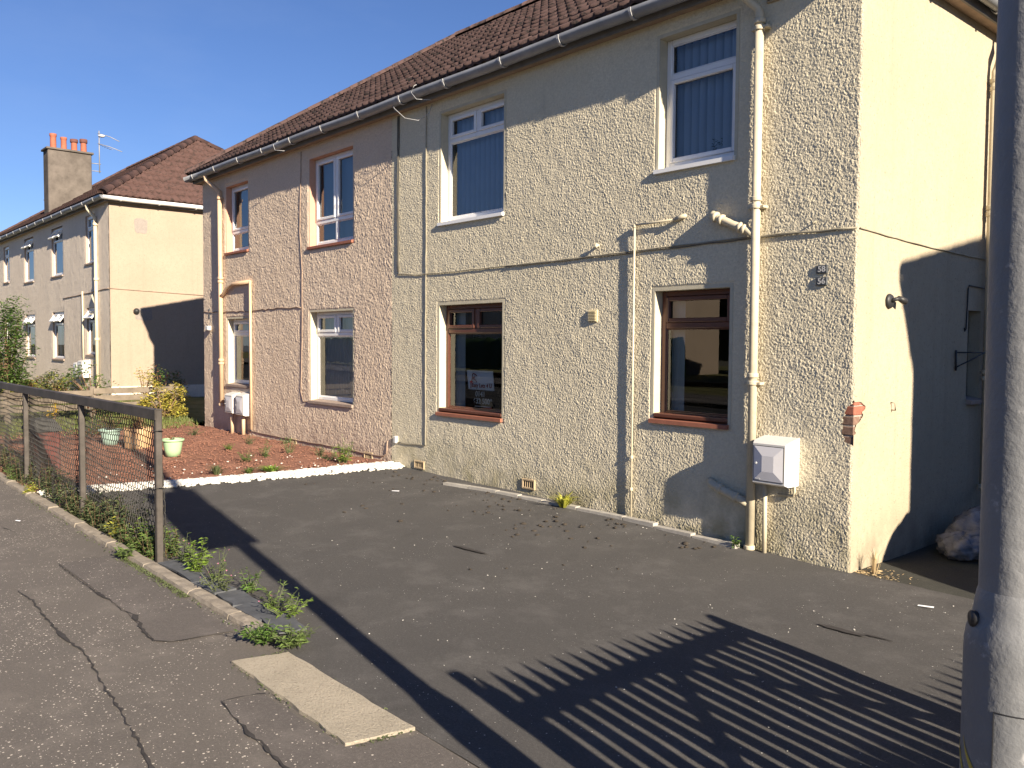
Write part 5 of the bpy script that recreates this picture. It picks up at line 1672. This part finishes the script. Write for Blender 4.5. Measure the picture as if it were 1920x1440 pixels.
tuft('grass_tuft', -6.98, -2.0, .16, .14, 90, 'leaf_dull', 'greyish spiky tuft beside the pebbles nearest the fence', group='tufts by the pebbles', wid=.012)
tuft('grass_tuft', -2.85, -.20, .15, .15, 60, 'leaf_lime', 'yellow green broad bladed weed at the foot of the cream wall', group='wall foot weeds', wid=.022)
weed('weed', -.93, -.14, .11, .06, 7, 9, .05, .6, 'leaf_green', 'small round leaved weed beside the downpipe foot')
tuft('dry_grass_tuft', .13, .12, .23, .07, 26, 'straw', 'dry straw coloured grass at the gable corner', wid=.006)
m = MB()
for i in range(160):
    x = abs(random.gauss(0, .16)) + .02; y = .02 + abs(random.gauss(0, .12)) - .5 * 0
    a = random.uniform(0, 2 * PI)
    leaf(m, (x, y, g1(x, y) + .006), (math.cos(a), math.sin(a), .12), random.uniform(.015, .04), .010, 0)
m.build('dead_leaves', 'straw', None, False, kind='stuff', label='dead leaves and litter at the gable corner', category='litter')

# plant on the sill behind the upstairs window
weed('house_plant', -1.42, .26, .26, .10, 8, 12, .07, .55, 'leaf_dark', 'small plant with a pale flower behind the upstairs right window', 'house plant', flower='curtain_white', z=3.34)

# pots
def pot(x, y, r, h, mat, lab, plant=None, rim=True, taper=.68):
    z0 = g1(x, y) + .012
    o = empty('flower_pot', (x, y, z0), label=lab, category='flower pot')
    m = MB()
    pr = [(r * taper * .5, 0), (r * taper, 0), (r * (taper + .12), h * .35), (r * .93, h * .82), (r * .93, h * .86), (r * 1.08, h * .88), (r * 1.10, h * .94), (r * 1.06, h), (r * .92, h), (r * .86, h * .8)] if rim else \
         [(r * .5, 0), (r * .90, 0), (r * .94, h * .1), (r * .97, h * .7), (r, h), (r * .9, h), (r * .88, h * .8)]
    m.lathe(pr, (x, y, z0), 24); m.build('body', mat, o, True)
    MB().lathe([(.0, 0), (r * .89, 0)], (x, y, z0 + h * .85), 16).build('soil', 'potting_soil', o)
    if plant:
        n, hh, mt, sp_ = plant
        ml, mst = MB(), MB()
        for k in range(n):
            a = random.uniform(0, 2 * PI); rr = random.random() * sp_
            p = Vector((x, y, z0 + h * .85)); q = p + Vector((math.cos(a) * rr, math.sin(a) * rr, hh * random.uniform(.4, 1)))
            mst.tube([p, q], .003, 3, False)
            for j in range(6):
                aa = random.uniform(0, 2 * PI)
                leaf(ml, p.lerp(q, random.uniform(.3, 1)), (math.cos(aa), math.sin(aa), .4), random.uniform(.03, .06), .025)
        mst.build('stem', 'twig', o); ml.build('leaves', mt, o)
    return o
pot(-8.92, -1.83, .140, .24, 'pot_green', 'pale green plastic flower pot standing alone on the red garden', (5, .10, 'leaf_red', .07))
pot(-10.07, -1.93, .20, .30, 'pot_tan', 'wide tan flower pot behind the wire mesh', (30, .30, 'leaf_red', .22), rim=False)
pot(-10.75, -2.12, .155, .24, 'pot_pale', 'pale blue green flower pot left of the tan pot', (26, .30, 'leaf_dull', .25))

# shrubs: leaf clouds on a few limbs
def shrub(name, c, rad, n, lsize, mats, label, cat='shrub', trunk=True, clumps=14, seed=1):
    r = random.Random(seed); x, y, z = c
    o = empty(name, (x, y, z), label=label, category=cat)
    cl = []
    for k in range(clumps):
        while True:
            v = Vector((r.uniform(-1, 1), r.uniform(-1, 1), r.uniform(0, 1)))
            if v.x ** 2 + v.y ** 2 + (v.z * 2 - 1) ** 2 < 1.15:
                break
        cl.append((Vector((x + v.x * rad[0], y + v.y * rad[1], z + v.z * rad[2])), r.uniform(.25, .5)))
    ms_ = MB()
    for p, q in cl:
        base = Vector((x + (p.x - x) * .12, y + (p.y - y) * .12, z))
        ms_.tube([base, base.lerp(p, .5) + Vector((0, 0, .05 * rad[2])), p], [.018 * rad[2] + .004, .012 * rad[2] + .003, .004], 4, False)
    ms_.build('branches', 'twig', o)
    mbs = [MB() for _ in mats]
    for i in range(n):
        p, q = cl[r.randrange(len(cl))]
        d = Vector((r.gauss(0, 1), r.gauss(0, 1), r.gauss(0, 1))).normalized() * (q * r.random() ** .45)
        pp_ = p + Vector((d.x * rad[0], d.y * rad[1], d.z * rad[2] * .7))
        if pp_.z < z + .02:
            pp_.z = z + .02 + r.random() * .05
        s_ = lsize * r.uniform(.6, 1.3)
        leaf(mbs[int(r.random() ** 1.5 * len(mats))], pp_, (r.gauss(0, 1), r.gauss(0, 1), r.uniform(-.2, .9)), s_, s_ * .5)
    for b, mt in zip(mbs, mats):
        if b.v:
            b.build('foliage', mt, o)
    return o
shrub('tree', (-18.9, -1.95, g1(-18.9, -1.95)), (.75, .62, 2.15), 6500, .085, ('leaf_green', 'leaf_weed', 'leaf_dark'), 'leafy green bush at the left edge in front of the beige house', 'bush', clumps=30, seed=3)
shrub('shrub', (-14.2, -.12, g1(-14.2, -.1)), (.42, .42, .62), 1700, .07, ('leaf_yellow', 'leaf_yellow', 'leaf_lime'), 'bright yellow shrub beside the board fence', clumps=16, seed=4)
shrub('shrub', (-15.3, -.12, g1(-15.3, -.1) + .3), (.22, .22, .6), 260, .06, ('leaf_yellow', 'leaf_lime'), 'slim yellow shoot standing behind the yellow shrub', clumps=7, seed=5)
shrub('shrub', (-16.3, .55, g1(-16.3, .5) + .15), (.55, .5, .62), 800, .08, ('leaf_green', 'leaf_dull', 'leaf_red'), 'green and red shrub in front of the shaded gable', clumps=12, seed=6)
shrub('shrub', (-17.2, -.62, g1(-17.2, -.6) + .1), (.75, .5, .75), 420, .09, ('leaf_weed', 'leaf_green', 'leaf_dull'), 'sparse leafy shrub in front of the sunlit gable', clumps=16, seed=7)
shrub('shrub', (-18.6, -.9, g1(-18.6, -.9)), (.5, .45, .65), 900, .08, ('leaf_dull', 'leaf_dark', 'leaf_lime'), 'dark shrub under the beige house meter cupboards', clumps=12, seed=8)
shrub('shrub', (-19.6, -1.0, g1(-19.6, -1.0)), (.8, .5, .60), 1100, .08, ('leaf_red', 'leaf_green', 'leaf_lime'), 'reddish mixed shrub along the beige house wall', clumps=14, seed=9)
shrub('shrub', (-17.9, -2.2, g1(-17.9, -2.2)), (1.0, .5, .48), 1300, .07, ('leaf_lime', 'leaf_yellow', 'leaf_weed'), 'low yellow green bush behind the fence rail', clumps=14, seed=10)
shrub('shrub', (-12.2, -2.0, g1(-12.2, -2.0)), (.55, .40, .42), 700, .06, ('leaf_dull', 'leaf_green', 'leaf_red'), 'dull low shrub behind the pots', clumps=12, seed=11)
shrub('shrub', (-13.2, -2.35, g1(-13.2, -2.3)), (.14, .14, .60), 70, .06, ('flower_yellow',), 'small orange yellow flowering shoot seen through the mesh', clumps=5, seed=12)
bu = shrub('shrub', (3.15, .50, g1(3.05, .4)), (.55, .55, 1.15), 2600, .06, ('leaf_dark', 'leaf_green'), 'rounded clipped evergreen bush beside the next door house, outside the picture', 'bush', clumps=40, seed=13)
V = []  # solid dome added inside the unseen bush so its shadow is unbroken
for j in range(15):
    for i in range(28):
        t = 2 * PI * i / 28; p = PI / 2 * j / 14
        k = 1 + .03 * math.sin(5 * t + 3 * p)
        V.append((3.15 + .80 * k * math.cos(t) * math.cos(p) ** .8, .50 + .84 * k * math.sin(t) * math.cos(p) ** .8, g1(3.1, .5) + 1.66 * k * math.sin(p)))
np_mesh('shadow_core', V, [(j * 28 + i, j * 28 + (i + 1) % 28, (j + 1) * 28 + (i + 1) % 28, (j + 1) * 28 + i) for j in range(14) for i in range(28)], 'leaf_dark', bu)
# grass on the lawn
m = MB()
for i in range(7000):
    x = random.uniform(-17.8, -12.9); y = random.uniform(-3.8, .25)
    if random.random() < .2:
        x = random.uniform(-13.6, -12.3); y = random.uniform(-3.2, -.1)
    z = g1(x, y) + .012; a = random.uniform(0, 2 * PI); h = random.uniform(.03, .10)
    s_ = .008
    m.add([(x - s_ * math.sin(a), y + s_ * math.cos(a), z), (x + s_ * math.sin(a), y - s_ * math.cos(a), z), (x + random.uniform(-.03, .03), y + random.uniform(-.03, .03), z + h)], [(0, 1, 2)])
m.build('grass', 'grass_blade', None, False, kind='stuff', label='rough grass on the lawn beyond the red garden', category='grass')

# board fence between the gardens
bf = empty('board_fence', (-14.7, -1.6, .2), category='fence', label='low weathered board fence between the red garden and the beige house')
for y in (.22, -1.30, -2.75, -4.2):
    zb = g1(-14.7, y)
    MB().bbox(-14.76, -14.66, y - .05, y + .05, zb - .1, zb + .62, .01).build('post', 'timber_board', bf)
for z in (.18, .32, .46):
    for (a, b) in ((-4.2, -2.75), (-2.75, -1.3), (-1.3, .34)):
        zb = g1(-14.7, (a + b) / 2); j = random.uniform(-.012, .012)
        MB().bbox(-14.655, -14.625, a + .006, b - .006, zb + z + j, zb + z + .11 + j, .005).build('board', 'timber_board', bf)

# ------------------------------------------------------------------ street lamp at the right
LPX, LPY = 2.468, -4.206
lp = empty('street_lamp', (LPX, LPY, 0), category='lamp post', label='grey painted steel lamp post at the right edge with thick base')
m = MB()
m.lathe([(.094, -.1), (.094, .3), (.093, .9), (.093, 1.08), (.0925, 1.10), (.089, 1.125), (.083, 1.142), (.078, 1.160), (.0745, 1.185), (.072, 1.20), (.069, 1.21)], (LPX, LPY, 0), 40)
m.build('base_column', 'lamp_post_paint', lp, True)
m = MB()
m.lathe([(.069, 1.19), (.069, 2.0), (.062, 4.0), (.056, 6.0), (.05, 6.05)], (LPX, LPY, 0), 36)
m.build('shaft', 'lamp_post_paint', lp, True)
# cover bolt, door seam
vdir = Vector((3.0744 - LPX, -6.1143 - LPY, 0)).normalized()
side = Vector((-vdir.y, vdir.x, 0))
def on_post(deg, r, z):
    a = math.radians(deg)
    d = vdir * math.cos(a) + side * math.sin(a)
    return Vector((LPX, LPY, z)) + d * r, d
p, d = on_post(-63, .084, 1.147)
MB().tube([p - d * .012, p + d * .004], .0165, 14).build('cover_bolt', 'black_iron', lp, True)
for (da, za, zb_) in ((-20, .20, .98), (25, .20, .98)):
    p, d = on_post(da, .0935, za); p2, _ = on_post(da, .0935, zb_)
    MB().tube([p, p2], .0014, 4).build('door_seam', 'black_iron', lp)
MB().tube([on_post(a, .0935, .98)[0] for a in range(-20, 26, 5)], .0014, 4).build('door_seam', 'black_iron', lp)
MB().tube([on_post(a, .0935, .20)[0] for a in range(-20, 26, 5)], .0014, 4).build('door_seam', 'black_iron', lp)
for k, (a0_, a1_, z0_, z1_) in enumerate(((-88, -60, .90, .82), (-66, -20, .90, .80))):
    vs_ = []
    for i in range(9):
        a_ = a0_ + (a1_ - a0_) * i / 8; zc_ = z0_ + (z1_ - z0_) * (i / 8) ** .7; w_ = .010 * math.sin(PI * (i + .6) / 9.2)
        vs_ += [tuple(on_post(a_, .0942, zc_ - w_)[0]), tuple(on_post(a_, .0942, zc_ + w_)[0])]
    MB().add(vs_, [(2 * i, 2 * i + 1, 2 * i + 3, 2 * i + 2) for i in range(8)]).build('sticker_remnant', 'sticker_yellow', lp)
tube_part('outreach_arm', [(LPX, LPY, 5.95), (LPX, LPY - .3, 6.25), (LPX, LPY - 1.0, 6.4)], .03, 'lamp_post_paint', lp, 10)
MB().bbox(LPX - .12, LPX + .12, LPY - 1.6, LPY - .95, 6.36, 6.48, .03).build('lantern', 'lamp_post_paint', lp)
# flat sign plate high on the post, its shadow lies across the drive
sgn = empty('road_sign', (LPX - .05, LPY + .3, 2.6), category='sign', label='tall flat sign plate fixed high on the lamp post, above the picture')
MB().bbox(LPX - .085, LPX - .075, LPY - .36, LPY + .16, 2.66, 3.90, .002).build('plate', 'sign_back', sgn)
for z in (2.85, 3.65):
    MB().bbox(LPX - .075, LPX + .07, LPY - .07, LPY + .07, z, z + .03, .004).build('clamp', 'sign_back', sgn)

# ------------------------------------------------------------------ palisade gate and fence whose shadows cross the drive
ga = empty('driveway_gate', (2.4, -3, 0), category='gate', label='dark pointed palisade gate standing open beside the drive, outside the picture')
GX = 2.42
def pale_mesh(h, w=.073):
    m = MB()
    m.add([(-.012, -w / 2, .06), (-.012, w / 2, .06), (.0, w / 2, .06), (.0, -w / 2, .06), (-.012, -w / 2, h - .115), (-.012, w / 2, h - .115), (.0, w / 2, h - .115), (.0, -w / 2, h - .115), (-.012, 0, h), (0, 0, h)],
          [(0, 1, 5, 4), (3, 7, 6, 2), (0, 4, 7, 3), (1, 2, 6, 5), (4, 5, 8), (7, 9, 6), (4, 8, 9, 7), (5, 6, 9, 8)])
    return m
def pales(parent, x, ys_, h0, h1):
    me = None
    for i, y in enumerate(ys_):
        h = h0 + (h1 - h0) * i / max(1, len(ys_) - 1)
        if me is None:
            o = pale_mesh(1.0).build('pale', 'palisade_paint'); me = o.data
        else:
            o = bpy.data.objects.new('pale', me); COL.objects.link(o)
        o.parent = parent
        o.location = Vector((x, y, g1(x, y) * 0)) - world_loc(parent)
        o.scale = (1, 1, h)
n = 18
pales(ga, GX, [-3.88 + (1.74) * i / (n - 1) for i in range(n)], 1.185, 1.085)
MB().bbox(GX + .002, GX + .045, -3.95, -2.10, .93, 1.01, .004).build('top_rail', 'palisade_paint', ga)
MB().bbox(GX + .002, GX + .045, -3.95, -2.10, .14, .21, .004).build('bottom_rail', 'palisade_paint', ga)
MB().tube([(GX + .02, -2.85, .95), (GX + .02, -3.85, .22)], .035, 4).build('brace', 'palisade_paint', ga)
MB().tube([(GX + .02, -2.85, .95), (GX + .02, -2.15, .34)], .035, 4).build('brace', 'palisade_paint', ga)
MB().bbox(GX - .01, GX + .06, -3.985, -3.915, -.1, 1.23, .01).build('stile', 'palisade_paint', ga)
MB().bbox(GX - .01, GX + .06, -2.13, -2.07, -.1, 1.10, .01).build('stile', 'palisade_paint', ga)
fb = empty('palisade_fence', (4.2, -2.4, 0), category='fence', label='pointed palisade boundary fence further right, outside the picture')
n = 28
pales(fb, 4.2, [-3.9 + 3.05 * i / (n - 1) for i in range(n)], 1.20, 1.33)
MB().bbox(4.202, 4.245, -3.95, -.82, .95, 1.02, .004).build('rail', 'palisade_paint', fb)
MB().bbox(4.202, 4.245, -3.95, -.82, .22, .29, .004).build('rail', 'palisade_paint', fb)

# ------------------------------------------------------------------ rubbish bags by the gable
def bag(name, c, r, seed, label):
    n1, n2 = 34, 22
    V = []
    rr = random.Random(seed); ph = [rr.uniform(0, 6) for _ in range(8)]
    for j in range(n2 + 1):
        for i in range(n1):
            t = 2 * PI * i / n1; p = PI * j / n2
            k = 1 + .10 * math.sin(3 * t + ph[0]) * math.sin(p) + .07 * math.sin(7 * t + 4 * p + ph[1]) + .05 * math.sin(11 * t - 7 * p + ph[2]) + .04 * math.sin(15 * p + 5 * t + ph[3])
            x = r[0] * k * math.sin(p) * math.cos(t); y = r[1] * k * math.sin(p) * math.sin(t); z = r[2] * k * math.cos(p)
            V.append((c[0] + x, c[1] + y, max(c[2] + z, g1(c[0], c[1]) + .004 + .01 * math.sin(5 * t))))
    F = [(j * n1 + i, j * n1 + (i + 1) % n1, (j + 1) * n1 + (i + 1) % n1, (j + 1) * n1 + i) for j in range(n2) for i in range(n1)]
    return np_mesh(name, V, F, 'clear_plastic', None, True, label=label, category='rubbish bag')
bag('rubbish_bag', (.36, 1.62, .14), (.26, .42, .20), 1, 'crumpled clear plastic rubbish bag nearest the gable wall')
bag('rubbish_bag', (.34, 1.22, .08), (.20, .22, .12), 2, 'small crumpled plastic bag at the front of the heap')
bag('rubbish_bag', (.62, 1.52, .10), (.22, .30, .15), 3, 'rubbish bag beside the lamp post end of the heap')
# dark oil patches and litter on the drive
for k, (x, y, w, h) in enumerate(((.60, -1.27, .17, .028), (.78, -1.22, .10, .012), (-2.2, -1.9, .22, .02))):
    pol = []
    for i in range(18):
        t = 2 * PI * i / 18
        pol.append((x + w * math.cos(t) * random.uniform(.75, 1.1), y + h * math.sin(t) * random.uniform(.7, 1.2) + .25 * w * math.cos(t) * .3))
    MB().add([(a, b, g1(a, b) + .0095) for a, b in pol], [tuple(range(18))]).build('stain', 'crack_fill', bpy.data.objects['driveway'])
for k, (x, y, a) in enumerate(((-4.55, -1.05, .3), (.73, -.42, .1), (-5.9, -4.35, .2))):
    m = MB(); z = g1(x, y) + .012
    c, s_ = math.cos(a), math.sin(a)
    m.add([(x - .05 * c, y - .05 * s_, z), (x + .05 * c, y + .05 * s_, z + .006), (x + .05 * c - .012 * s_, y + .05 * s_ + .012 * c, z + .012), (x - .05 * c - .012 * s_, y - .05 * s_ + .012 * c, z + .004)], [(0, 1, 2, 3)])
    m.build('litter', 'paper_white', None, False, label=('scrap of white litter on the drive near the cream wall', 'scrap of white litter on the drive near the gable', 'scrap of white litter on the pavement by the fence')[k], category='litter')
